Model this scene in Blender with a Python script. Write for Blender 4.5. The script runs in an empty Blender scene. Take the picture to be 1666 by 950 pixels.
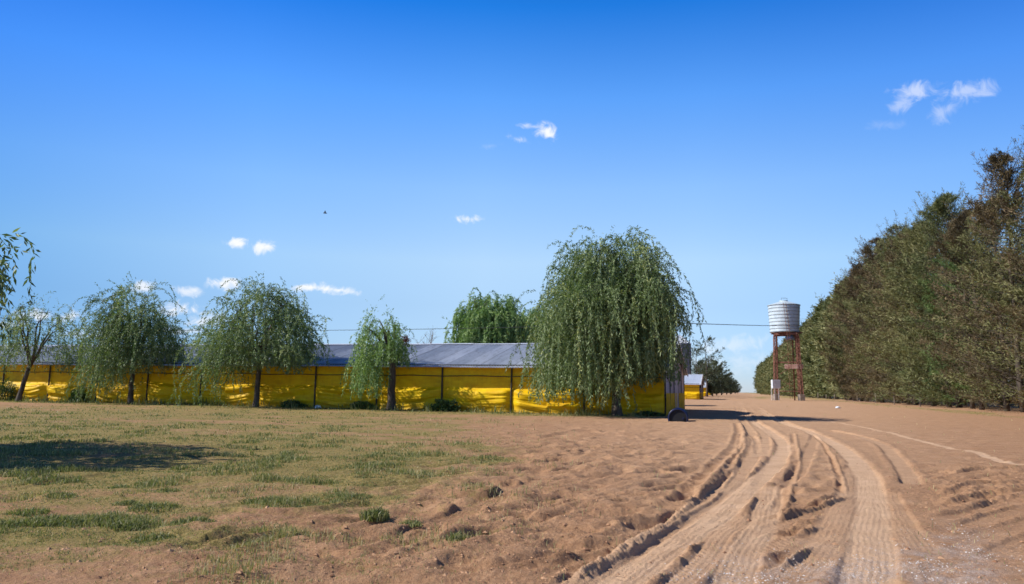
import bpy, bmesh, math, random
import numpy as np
from mathutils import Vector, Matrix

random.seed(7)
rng = np.random.default_rng(11)
R = math.radians
scene = bpy.context.scene
col = scene.collection

# ------------------------------------------------------------------ camera
W0, H0, FPX = 1666.0, 950.0, 1200.0
CAM_H = 1.25
PITCH = math.atan(157.8 / 1200.0)
ROLL = math.atan(0.0145)
fwd = Vector((0, math.cos(PITCH), math.sin(PITCH)))
rt0 = Vector((1, 0, 0)); up0 = Vector((0, -math.sin(PITCH), math.cos(PITCH)))
rt = rt0 * math.cos(ROLL) + up0 * math.sin(ROLL)
up = up0 * math.cos(ROLL) - rt0 * math.sin(ROLL)
cam_data = bpy.data.cameras.new('camera')
cam = bpy.data.objects.new('camera', cam_data); col.objects.link(cam)
m = Matrix((rt, up, -fwd)).transposed().to_4x4()
m.translation = Vector((0, 0, CAM_H))
cam.matrix_world = m
cam_data.sensor_width = 36.0
cam_data.lens = FPX / W0 * 36.0
cam_data.clip_end = 9000
cam_data.clip_start = 0.05
cam_data.dof.use_dof = True
cam_data.dof.focus_distance = 10.0
cam_data.dof.aperture_fstop = 2.2
scene.camera = cam

# ------------------------------------------------------------------ light
SUN_EL = R(41); SUN_B = R(7)
to_sun = Vector((-math.cos(SUN_B) * math.cos(SUN_EL), -math.sin(SUN_B) * math.cos(SUN_EL), math.sin(SUN_EL)))
sl = bpy.data.lights.new('sun', 'SUN'); sl.energy = 5.0; sl.angle = R(0.5); sl.color = (1.0, 0.95, 0.86)
so = bpy.data.objects.new('sun', sl); col.objects.link(so)
so.rotation_euler = to_sun.to_track_quat('Z', 'Y').to_euler()
so.location = (-20, -5, 30)

scene.view_settings.view_transform = 'Standard'
scene.view_settings.look = 'None'
scene.view_settings.gamma = 1.0
scene.view_settings.exposure = 0.3
scene.view_settings.use_curve_mapping = False

def pdir(px, py):
    x = (px - W0 / 2) / FPX; y = (H0 / 2 - py) / FPX
    return (rt * x + up * y + fwd).normalized()

world = bpy.data.worlds.new('World'); scene.world = world
world.use_nodes = True
nt = world.node_tree; nt.nodes.clear()
N = nt.nodes.new; LK = nt.links.new
out = N('ShaderNodeOutputWorld'); bg = N('ShaderNodeBackground'); sky = N('ShaderNodeTexSky')
sky.sky_type = 'NISHITA'; sky.sun_disc = False
sky.sun_elevation = SUN_EL; sky.sun_rotation = math.atan2(to_sun.x, to_sun.y)
sky.altitude = 100; sky.air_density = 1.0; sky.dust_density = 0.1; sky.ozone_density = 2.0
bg.inputs['Strength'].default_value = 0.104
tc = N('ShaderNodeTexCoord')
# clear polarised-looking air: the sky's own colour graded by height above the horizon
sz = N('ShaderNodeSeparateXYZ'); LK(tc.outputs['Generated'], sz.inputs[0])
gr_ = N('ShaderNodeValToRGB'); LK(sz.outputs[2], gr_.inputs['Fac'])
GRADE = [(0.0, (.66, .80, 1.25)), (.035, (.68, .84, 1.25)), (.11, (1.02, 1.08, 1.26)), (.17, (1.44, 1.42, 1.42)), (.265, (1.28, 1.52, 1.74)), (.375, (.70, 1.36, 2.05)), (.48, (.12, .90, 1.85)), (.60, (.04, .24, .6)), (1.0, (.03, .10, .26))]
while len(gr_.color_ramp.elements) < len(GRADE): gr_.color_ramp.elements.new(.5)
for i_, (z_, c_) in enumerate(GRADE):
    e_ = gr_.color_ramp.elements[i_]; e_.position = z_; e_.color = (c_[0] / 4, c_[1] / 4, c_[2] / 4, 1)
g2_ = N('ShaderNodeVectorMath'); g2_.operation = 'MULTIPLY'; LK(sky.outputs[0], g2_.inputs[0]); LK(gr_.outputs['Color'], g2_.inputs[1])
hs = N('ShaderNodeVectorMath'); hs.operation = 'SCALE'; hs.inputs['Scale'].default_value = 4.0
# the sky is deepest away from the middle of the view's azimuth band
ax_ = N('ShaderNodeValToRGB'); mrx = N('ShaderNodeMapRange'); mrx.inputs['From Min'].default_value = -1; mrx.inputs['From Max'].default_value = 1
LK(sz.outputs[0], mrx.inputs['Value']); LK(mrx.outputs[0], ax_.inputs['Fac'])
AZ = [(0.0, (.25, .42, .6)), (.2, (.34, .53, .70)), (.34, (.76, .85, .93)), (.48, (1, 1, 1)), (.62, (.96, .98, 1)), (.8, (.60, .74, .88)), (1.0, (.5, .66, .82))]
while len(ax_.color_ramp.elements) < len(AZ): ax_.color_ramp.elements.new(.5)
for i_, (z_, c_) in enumerate(AZ): ax_.color_ramp.elements[i_].position = z_; ax_.color_ramp.elements[i_].color = (*c_, 1)
g3_ = N('ShaderNodeVectorMath'); g3_.operation = 'MULTIPLY'; LK(g2_.outputs[0], g3_.inputs[0]); LK(ax_.outputs['Color'], g3_.inputs[1])
LK(g3_.outputs[0], hs.inputs[0])
def wmath(op, a, b=None, c=None):
    n = N('ShaderNodeMath'); n.operation = op
    for i, v in enumerate((a, b, c)):
        if v is None: continue
        if isinstance(v, (int, float)): n.inputs[i].default_value = v
        else: LK(v, n.inputs[i])
    return n.outputs[0]
wn = N('ShaderNodeTexNoise'); wn.inputs['Scale'].default_value = 52; wn.inputs['Detail'].default_value = 9
wn.inputs['Roughness'].default_value = 0.66; wn.inputs['Distortion'].default_value = 0.8
LK(tc.outputs['Generated'], wn.inputs['Vector'])
nz = wmath('MULTIPLY', wmath('SUBTRACT', wn.outputs['Fac'], 0.5), 3.6)
# px, py, half width, half height, density, tilt in degrees
CLOUDS = [(1490, 151, 30, 16, .50, 8), (1468, 168, 24, 12, .36, 28), (1568, 150, 36, 17, .42, 10), (1540, 180, 24, 15, .32, 40),
          (1440, 203, 30, 8, .10, 0),
          (890, 214, 19, 15, .95, -20), (868, 206, 26, 5, .5, -5), (845, 227, 17, 8, .6, -15), (797, 238, 20, 6, .12, 10),
          (763, 357, 21, 8, 1, 0), (388, 396, 21, 9, .95, -5), (427, 402, 18, 11, .95, 15), (505, 467, 38, 9, 1, -3),
          (548, 472, 44, 8, 1, -6), (366, 461, 28, 11, .9, 0), (306, 474, 22, 9, .75, -10), (282, 501, 34, 12, 1, 0),
          (234, 468, 18, 10, .8, 0), (330, 522, 34, 12, .7, 8), (300, 538, 40, 7, .7, 0), (60, 513, 30, 10, .8, 0),
          (112, 516, 22, 10, .8, 10), (1190, 562, 70, 14, .35, 8), (1215, 590, 60, 20, .25, -5), (1150, 592, 50, 16, .3, 0),
          (150, 545, 60, 9, .4, 0), (12, 528, 24, 8, .5, 0)]
acc = None
for (px, py, rx, ry, den, tilt) in CLOUDS:
    c = pdir(px, py)
    e1 = (rt * math.cos(R(tilt)) + up * math.sin(R(tilt))); e1 = (e1 - c * e1.dot(c)).normalized()
    e2 = c.cross(e1)
    rotm = Matrix((e1, e2, c)).transposed()
    mp = N('ShaderNodeMapping'); mp.vector_type = 'TEXTURE'
    mp.inputs['Location'].default_value = c
    mp.inputs['Rotation'].default_value = rotm.to_euler()
    mp.inputs['Scale'].default_value = (rx * 1.0 / FPX, ry * .95 / FPX, 0.5)
    LK(tc.outputs['Generated'], mp.inputs['Vector'])
    ln = N('ShaderNodeVectorMath'); ln.operation = 'LENGTH'; LK(mp.outputs[0], ln.inputs[0])
    v = wmath('ADD', wmath('SUBTRACT', 1.0, ln.outputs['Value']), nz)
    mr = N('ShaderNodeMapRange'); mr.interpolation_type = 'SMOOTHSTEP'
    mr.inputs['From Min'].default_value = -0.15; mr.inputs['From Max'].default_value = 1.15
    mr.inputs['To Max'].default_value = den
    LK(v, mr.inputs['Value'])
    # keep noise from spawning cloud far from its centre
    mr2 = N('ShaderNodeMapRange'); mr2.inputs['From Min'].default_value = 1.7; mr2.inputs['From Max'].default_value = 1.0
    LK(ln.outputs['Value'], mr2.inputs['Value'])
    v = wmath('MULTIPLY', mr.outputs[0], mr2.outputs[0])
    acc = v if acc is None else wmath('MAXIMUM', acc, v)
mixc = N('ShaderNodeMixRGB'); LK(acc, mixc.inputs['Fac']); LK(hs.outputs[0], mixc.inputs['Color1'])
mixc.inputs['Color2'].default_value = (7.9, 8.0, 8.3, 1)
LK(mixc.outputs[0], bg.inputs['Color']); LK(bg.outputs[0], out.inputs['Surface'])

# ------------------------------------------------------------------ placement helpers
def G(px, py, z=0.0):
    d = pdir(px, py); t = (z - CAM_H) / d.z
    return Vector((d.x * t, d.y * t, z))
def AT(px, py, Y):
    d = pdir(px, py); t = Y / d.y
    return Vector((d.x * t, Y, CAM_H + d.z * t))
def PX(px, Y, py=640):
    return AT(px, py, Y).x
def ZAT(px, py, Y): return AT(px, py, Y).z
def proj(X, Y, Z):
    v = np.stack([X, Y, Z - CAM_H], -1)
    d = v @ np.array(fwd); d = np.where(np.abs(d) < 1e-3, 1e-3, d)
    return W0 / 2 + FPX * (v @ np.array(rt)) / d, H0 / 2 - FPX * (v @ np.array(up)) / d, d

# ------------------------------------------------------------------ tags / objects
def tag(o, label=None, cat=None, group=None, kind=None):
    if label: o['label'] = label
    if cat: o['category'] = cat
    if group: o['group'] = group
    if kind: o['kind'] = kind
    return o
def empty(name, loc, rz=0, **k):
    o = bpy.data.objects.new(name, None); col.objects.link(o)
    o.location = loc; o.rotation_euler = (0, 0, rz); o.empty_display_size = .3
    return tag(o, **k)
def np_mesh(name, V, F, mat, parent=None, smooth=False, attrs=None):
    """V (n,3), F (m,k) numpy with fixed k."""
    V = np.asarray(V, dtype=np.float32); F = np.asarray(F, dtype=np.int32)
    me = bpy.data.meshes.new(name)
    k = F.shape[1]
    me.vertices.add(len(V)); me.vertices.foreach_set('co', V.ravel())
    me.loops.add(F.size); me.loops.foreach_set('vertex_index', F.ravel())
    me.polygons.add(len(F)); me.polygons.foreach_set('loop_start', np.arange(0, F.size, k, dtype=np.int32))
    me.polygons.foreach_set('use_smooth', np.full(len(F), smooth, dtype=bool))
    me.update(calc_edges=True)
    if attrs:
        for nm, (dom, arr) in attrs.items():
            a = me.attributes.new(nm, 'FLOAT', dom); a.data.foreach_set('value', np.asarray(arr, dtype=np.float32))
    if mat: me.materials.append(mat)
    o = bpy.data.objects.new(name, me); col.objects.link(o)
    if parent: o.parent = parent
    return o
class MB:
    def __init__(s): s.V = []; s.F = []
    def box(s, c, d, rot=None):
        b = len(s.V); x, y, z = d[0] / 2, d[1] / 2, d[2] / 2
        for i in ((-1, -1, -1), (1, -1, -1), (1, 1, -1), (-1, 1, -1), (-1, -1, 1), (1, -1, 1), (1, 1, 1), (-1, 1, 1)):
            v = Vector((i[0] * x, i[1] * y, i[2] * z))
            if rot: v = rot @ v
            s.V.append(v + Vector(c))
        for f in ((0, 3, 2, 1), (4, 5, 6, 7), (0, 1, 5, 4), (1, 2, 6, 5), (2, 3, 7, 6), (3, 0, 4, 7)):
            s.F.append([b + q for q in f])
        return s
    def bar(s, p, q, w, h=None):
        p = Vector(p); q = Vector(q); h = h or w
        d = q - p; L = d.length
        rot = d.to_track_quat('X', 'Z').to_matrix()
        return s.box((p + q) / 2, (L, w, h), rot)
    def tube(s, pts, rad, n=8, cap=True):
        pts = [Vector(p) for p in pts]
        if isinstance(rad, (int, float)): rad = [rad] * len(pts)
        b = len(s.V); ref = Vector((0.13, 0.97, 0.2)) 
        for i, p in enumerate(pts):
            d = (pts[min(i + 1, len(pts) - 1)] - pts[max(i - 1, 0)]).normalized()
            if abs(d.dot(ref)) > .95: ref = Vector((1, 0, 0.1))
            u = d.cross(ref).normalized(); v = d.cross(u)
            for k in range(n):
                a = 2 * math.pi * k / n
                s.V.append(p + (u * math.cos(a) + v * math.sin(a)) * rad[i])
        for i in range(len(pts) - 1):
            for k in range(n):
                a = b + i * n + k; c = b + i * n + (k + 1) % n
                s.F.append([a, c, c + n, a + n])
        if cap:
            s.F.append([b + k for k in range(n)][::-1]); e = b + (len(pts) - 1) * n
            s.F.append([e + k for k in range(n)])
        return s
    def lathe(s, prof, n=32, c=(0, 0, 0), closed=True):
        b = len(s.V); c = Vector(c)
        for (r, z) in prof:
            for k in range(n):
                a = 2 * math.pi * k / n
                s.V.append(c + Vector((r * math.cos(a), r * math.sin(a), z)))
        for i in range(len(prof) - 1):
            for k in range(n):
                a = b + i * n + k; d = b + i * n + (k + 1) % n
                s.F.append([a, d, d + n, a + n])
        return s
    def build(s, name, mat, parent=None, smooth=False, bevel=0):
        me = bpy.data.meshes.new(name)
        me.from_pydata([tuple(v) for v in s.V], [], s.F); me.update()
        if smooth:
            me.polygons.foreach_set('use_smooth', [True] * len(me.polygons))
        if mat: me.materials.append(mat)
        o = bpy.data.objects.new(name, me); col.objects.link(o)
        if parent: o.parent = parent
        if bevel:
            md = o.modifiers.new('bevel', 'BEVEL'); md.width = bevel; md.segments = 2; md.limit_method = 'ANGLE'
        return o
def kids(o): return [c for c in KIDS_SRC if c.parent == o]
def copy_tree(o, parent=None):
    c = o.copy(); col.objects.link(c)
    if parent: c.parent = parent
    for ch in list(o.children): copy_tree(ch, c)
    return c

# ------------------------------------------------------------------ materials
def newmat(name):
    mt = bpy.data.materials.new(name); mt.use_nodes = True
    t = mt.node_tree; t.nodes.clear()
    o = t.nodes.new('ShaderNodeOutputMaterial'); b = t.nodes.new('ShaderNodeBsdfPrincipled')
    t.links.new(b.outputs[0], o.inputs[0])
    return mt, t, b, o
def srgb(r, g, b):
    f = lambda c: (c / 255 / 12.92) if c / 255 <= .04045 else ((c / 255 + .055) / 1.055) ** 2.4
    return (f(r), f(g), f(b), 1)
def ramp(t, fac, stops):
    r = t.nodes.new('ShaderNodeValToRGB'); e = r.color_ramp.elements
    while len(e) < len(stops): e.new(0.5)
    for i, (p, c) in enumerate(stops):
        e[i].position = p; e[i].color = c
    t.links.new(fac, r.inputs['Fac']); return r.outputs['Color']
def noise(t, scale, detail=5, rough=.55, vec=None, coord='Object', stretch=None, dist=0):
    n = t.nodes.new('ShaderNodeTexNoise'); n.inputs['Scale'].default_value = scale
    n.inputs['Detail'].default_value = detail; n.inputs['Roughness'].default_value = rough; n.inputs['Distortion'].default_value = dist
    c = t.nodes.new('ShaderNodeTexCoord'); v = c.outputs[coord]
    if stretch:
        mp = t.nodes.new('ShaderNodeMapping'); mp.inputs['Scale'].default_value = stretch; t.links.new(v, mp.inputs['Vector']); v = mp.outputs[0]
    t.links.new(v, n.inputs['Vector']); return n.outputs['Fac']
def mix(t, fac, a, b, mode='MIX'):
    n = t.nodes.new('ShaderNodeMixRGB'); n.blend_type = mode
    for s, v in (('Fac', fac), ('Color1', a), ('Color2', b)):
        if isinstance(v, (int, float, tuple)): n.inputs[s].default_value = v
        else: t.links.new(v, n.inputs[s])
    return n.outputs[0]
def mth(t, op, a, b=0.0, clamp=False):
    n = t.nodes.new('ShaderNodeMath'); n.operation = op; n.use_clamp = clamp
    for i, v in enumerate((a, b)):
        if isinstance(v, (int, float)): n.inputs[i].default_value = v
        else: t.links.new(v, n.inputs[i])
    return n.outputs[0]
def bump(t, b, h, strength, dist=.02):
    n = t.nodes.new('ShaderNodeBump'); n.inputs['Strength'].default_value = strength; n.inputs['Distance'].default_value = dist
    t.links.new(h, n.inputs['Height']); t.links.new(n.outputs[0], b.inputs['Normal']); return n
def simple(name, c1, c2, scale=3, rough=.7, metal=0, bmp=.3, stretch=None, detail=6, lo=.35, hi=.65):
    mt, t, b, o = newmat(name)
    f = noise(t, scale, detail, .6, stretch=stretch)
    t.links.new(ramp(t, f, [(lo, c1), (hi, c2)]), b.inputs['Base Color'])
    b.inputs['Roughness'].default_value = rough; b.inputs['Metallic'].default_value = metal
    if bmp: bump(t, b, f, bmp)
    return mt
def attr(t, name):
    a = t.nodes.new('ShaderNodeAttribute'); a.attribute_name = name; return a.outputs['Fac']
def leafmat(name, stops, transl=.25, rough=.5):
    mt = bpy.data.materials.new(name); mt.use_nodes = True
    t = mt.node_tree; t.nodes.clear()
    o = t.nodes.new('ShaderNodeOutputMaterial'); b = t.nodes.new('ShaderNodeBsdfPrincipled')
    tr = t.nodes.new('ShaderNodeBsdfTranslucent'); mx = t.nodes.new('ShaderNodeMixShader'); mx.inputs[0].default_value = transl
    c = ramp(t, attr(t, 'tint'), stops)
    t.links.new(c, b.inputs['Base Color']); b.inputs['Roughness'].default_value = rough
    b.inputs['Specular IOR Level'].default_value = .35
    t.links.new(mix(t, 1.0, c, (1.0, 1.15, .5, 1), 'MULTIPLY'), tr.inputs['Color'])
    t.links.new(b.outputs[0], mx.inputs[1]); t.links.new(tr.outputs[0], mx.inputs[2]); t.links.new(mx.outputs[0], o.inputs[0])
    return mt
M = {}
M['bark'] = simple('bark', (.035, .026, .02, 1), (.11, .085, .065, 1), 9, .9, bmp=.8, stretch=(1, 1, .25))
M['willow'] = leafmat('willow_leaf', [(0, (0.065, 0.104, 0.039, 1)), (.5, (0.169, 0.234, 0.091, 1)), (.85, (0.312, 0.377, 0.195, 1)), (1, (0.442, 0.468, 0.182, 1))], .28)
M['willow_bright'] = leafmat('willow_leaf_bright', [(0, (0.078, 0.143, 0.046, 1)), (.5, (0.208, 0.325, 0.104, 1)), (1, (0.377, 0.468, 0.208, 1))], .3)
M['cas_green'] = leafmat('needle_green', [(0, (0.046, 0.065, 0.023, 1)), (.5, (0.130, 0.150, 0.052, 1)), (1, (0.260, 0.260, 0.117, 1))], .15, .6)
M['cas_olive'] = leafmat('needle_olive', [(0, (0.058, 0.068, 0.023, 1)), (.5, (0.182, 0.182, 0.068, 1)), (1, (0.338, 0.325, 0.156, 1))], .15, .6)
M['cas_brown'] = leafmat('needle_brown', [(0, (.04, .03, .015, 1)), (.5, (.12, .09, .043, 1)), (1, (.24, .175, .09, 1))], .12, .6)
M['cas_bright'] = leafmat('needle_bright', [(0, (0.039, 0.078, 0.023, 1)), (.5, (0.111, 0.182, 0.052, 1)), (1, (0.208, 0.286, 0.098, 1))], .15, .6)
M['far_leaf'] = leafmat('far_leaf', [(0, (.03, .045, .025, 1)), (1, (.10, .12, .06, 1))], .15, .6)
M['dead_leaf'] = leafmat('dead_leaf', [(0, (.10, .03, .02, 1)), (1, (.25, .09, .06, 1))], .15, .6)
M['twig'] = simple('twig', (.12, .09, .075, 1), (.24, .19, .16, 1), 9, .9, bmp=0)
M['grass'] = leafmat('grass_blade', [(0, (.085, .105, .035, 1)), (.4, (.19, .215, .075, 1)), (.7, (.33, .30, .14, 1)), (1, (.50, .41, .23, 1))], .3)
M['weed'] = leafmat('weed_leaf', [(0, (.02, .05, .02, 1)), (1, (.08, .15, .05, 1))], .25)

# ------------------------------------------------------------------ numpy noise
def hash2(ix, iy, seed):
    h = (ix.astype(np.int64) * 374761393 + iy.astype(np.int64) * 668265263 + seed * 982451653) & 0xffffffff
    h = ((h ^ (h >> 13)) * 1274126177) & 0xffffffff
    return ((h ^ (h >> 16)) & 0xffff) / 65535.0
def vnoise(x, y, seed=0):
    x0 = np.floor(x); y0 = np.floor(y); fx = x - x0; fy = y - y0
    fx = fx * fx * fx * (fx * (fx * 6 - 15) + 10); fy = fy * fy * fy * (fy * (fy * 6 - 15) + 10)
    a = hash2(x0, y0, seed); b = hash2(x0 + 1, y0, seed); c = hash2(x0, y0 + 1, seed); d = hash2(x0 + 1, y0 + 1, seed)
    return (a * (1 - fx) + b * fx) * (1 - fy) + (c * (1 - fx) + d * fx) * fy
def fbm(x, y, seed=0, octv=4, gain=.5):
    s = 0; a = 1; tot = 0
    for i in range(octv):
        s = s + a * vnoise(x * 2 ** i + 13.7 * i, y * 2 ** i + 7.3 * i, seed + i); tot += a; a *= gain
    return s / tot
def sstep(a, b, x):
    t = np.clip((x - a) / (b - a), 0, 1); return t * t * (3 - 2 * t)

# ------------------------------------------------------------------ ground
def catmull(P, n=7):
    P = np.array(P); P = np.vstack([2 * P[0] - P[1], P, 2 * P[-1] - P[-2]]); o = []
    for i in range(1, len(P) - 2):
        for t in np.linspace(0, 1, n, endpoint=False):
            p0, p1, p2, p3 = P[i - 1], P[i], P[i + 1], P[i + 2]
            o.append(.5 * ((2 * p1) + (-p0 + p2) * t + (2 * p0 - 5 * p1 + 4 * p2 - p3) * t * t + (-p0 + 3 * p1 - 3 * p2 + p3) * t ** 3))
    o.append(P[-2]); return np.array(o)
def ground_line(pts): return catmull([tuple(G(*p))[:2] for p in pts])
def line_dist(X, Y, L, reach):
    """signed lateral distance, arc length and end fade to polyline L, inf outside reach"""
    D = np.full(X.shape, 1e9); S = np.zeros(X.shape); E = np.zeros(X.shape)
    idx = np.where((X > L[:, 0].min() - reach) & (X < L[:, 0].max() + reach) & (Y > L[:, 1].min() - reach) & (Y < L[:, 1].max() + reach))[0]
    x = X[idx]; y = Y[idx]; d = np.full(x.shape, 1e9); s = np.zeros(x.shape); acc_ = 0
    for i in range(len(L) - 1):
        ax, ay = L[i]; bx, by = L[i + 1]; vx, vy = bx - ax, by - ay; ll = math.hypot(vx, vy)
        if ll < 1e-6: continue
        t = np.clip(((x - ax) * vx + (y - ay) * vy) / ll ** 2, 0, 1)
        qx = x - ax - t * vx; qy = y - ay - t * vy; dd = np.hypot(qx, qy)
        sg = np.sign(vx * (y - ay) - vy * (x - ax))
        m_ = dd < np.abs(d)
        d[m_] = (dd * np.where(sg == 0, 1, sg))[m_]; s[m_] = (acc_ + t * ll)[m_]; acc_ += ll
    D[idx] = d; S[idx] = s
    return D, S, acc_
# (photo pixels, half width m, depth m, edge berm m, taper length m, tread)
TRACKS = [
 ([(1199,648),(1206,662),(1222,682),(1256,705),(1275,725),(1265,748),(1246,770),(1213,797),(1177,829),(1128,862),(1079,894),(1037,924),(1000,956),(930,1010)], .20, .050, .030, .3, 1, 1.0),
 ([(1196,655),(1203,675),(1222,703),(1231,722),(1220,748),(1194,780),(1161,810),(1112,842),(1063,875),(998,911),(940,950),(850,1000)], .17, .040, .022, .3, 1, .6),
 ([(1198,690),(1201,702),(1197,722),(1181,740),(1160,762),(1138,786),(1116,808),(1098,825),(1053,853),(1014,876),(945,913),(890,945)], .085, .085, .06, .3, 0, .1),
 ([(1207,705),(1204,728),(1194,744),(1184,767),(1171,784),(1155,797)], .055, .065, .03, .8, 0, 0),
 ([(1224,707),(1231,718),(1232,738)], .06, .055, .03, .8, 0, 0),
 ([(1258,790),(1252,810),(1239,849),(1220,881),(1203,917),(1190,955),(1170,1010)], .17, .028, .018, .8, 1, .8),
 ([(1225,830),(1177,868),(1145,908),(1102,950),(1060,990)], .12, .030, .022, .8, 1, .6),
 ([(1212,650),(1240,668),(1275,688),(1315,702),(1358,722),(1387,744),(1407,770),(1416,803),(1420,836),(1418,868),(1414,930),(1400,990)], .21, .040, .022, .3, 1, 1.0),
 ([(1340,700),(1390,708),(1433,722),(1459,748),(1475,770),(1486,793)], .16, .040, .030, .5, 1, .5),
 ([(1402,750),(1390,770),(1384,803),(1371,836),(1348,875),(1309,917),(1260,960)], .20, .016, .006, .6, 1, .5),
 ([(1440,800),(1455,835),(1480,870),(1500,905)], .16, .014, .006, .6, 1, .4),
 ([(1325,706),(1325,712),(1315,738),(1299,770),(1270,797)], .13, .026, .016, .7, 1, .4),
 ([(1322,706),(1335,718),(1351,741),(1362,770),(1370,806)], .035, .07, .03, .8, 0, 0),
 ([(1373,808),(1341,818),(1309,829),(1270,839),(1246,847)], .045, .07, .05, .5, 0, 0),
 ([(1346,853),(1315,857),(1292,865),(1266,872),(1250,878),(1230,883)], .06, .06, .045, .6, 0, 0),
 ([(1350,868),(1310,874),(1270,888),(1225,908)], .15, .03, .012, .5, 1, .3),
 ([(1345,836),(1310,842),(1270,854),(1240,866)], .10, .03, .02, .5, 1, .3),
 ([(1312,886),(1286,901),(1266,914),(1246,923),(1222,930)], .05, .06, .05, .6, 0, 0),
 ([(1289,705),(1293,748),(1276,803),(1256,836)], .05, .045, .035, .8, 0, 0),
 ([(1500,771),(1530,768),(1560,772),(1600,766),(1666,764),(1760,760)], .06, .07, .055, 1, 0, 0),
 ([(1505,803),(1540,806),(1590,793),(1630,790),(1700,786)], .06, .06, .05, 1, 0, 0),
 ([(1530,830),(1576,818),(1619,806),(1666,803),(1740,800)], .07, .07, .05, 1, 0, 0),
 ([(1520,852),(1576,836),(1640,818),(1700,806)], .12, .03, .03, 1, 1, .1),
 ([(1560,868),(1620,842),(1700,820)], .13, .03, .02, 1, 1, .1),
 ([(1560,890),(1630,866),(1720,840)], .15, .02, .02, 1, 1, .1),
 ([(1600,920),(1680,880),(1740,860)], .15, .03, .02, 1, 1, .1),
 ([(1340,684),(1407,695),(1478,712),(1576,735),(1642,753),(1740,780)], .09, .008, .0, 1, 0, 1.0),
 ([(450,857),(509,836),(587,819),(678,797),(744,784),(793,770)], .09, .02, .014, .8, 0, 0),
 ([(574,904),(633,888),(711,855),(776,826),(842,797),(900,775)], .16, .025, .012, .8, 1, 0),
 ([(597,925),(678,888),(744,842),(783,826)], .12, .03, .014, .6, 0, 0),
 ([(190,925),(238,911),(326,885),(392,868),(499,842)], .08, .038, .028, .8, 0, 0),
 ([(20,803),(65,793),(114,784),(183,774),(240,768)], .07, .03, .025, .8, 0, 0),
 ([(-10,822),(20,812),(40,803)], .18, .06, .07, .3, 0, 0),
 ([(840,706),(880,712),(930,705),(960,700)], .2, .05, .03, .8, 0, 0),
 ([(700,935),(820,895),(930,860),(1010,835)], .12, .04, .03, .8, 0, 0),
 ([(560,950),(700,905),(800,860),(880,838),(960,815)], .10, .04, .03, .8, 0, 0),
 ([(1190,640),(1196,650),(1206,668),(1225,690),(1245,712),(1240,745)], .14, .03, .02, .8, 1, .6),
 ([(1203,644),(1222,660),(1262,684),(1300,698)], .16, .03, .02, .8, 1, .6),
 ([(1010,915),(1080,870),(1135,835),(1190,795)], .04, .045, .02, .5, 0, 0),
]
TRACK_LINES = [(ground_line(t[0]),) + tuple(t[1:]) for t in TRACKS]
def region(px, py, cx, cy, rx, ry):
    return np.exp(-(((px - cx) / rx) ** 2 + ((py - cy) / ry) ** 2))
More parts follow.
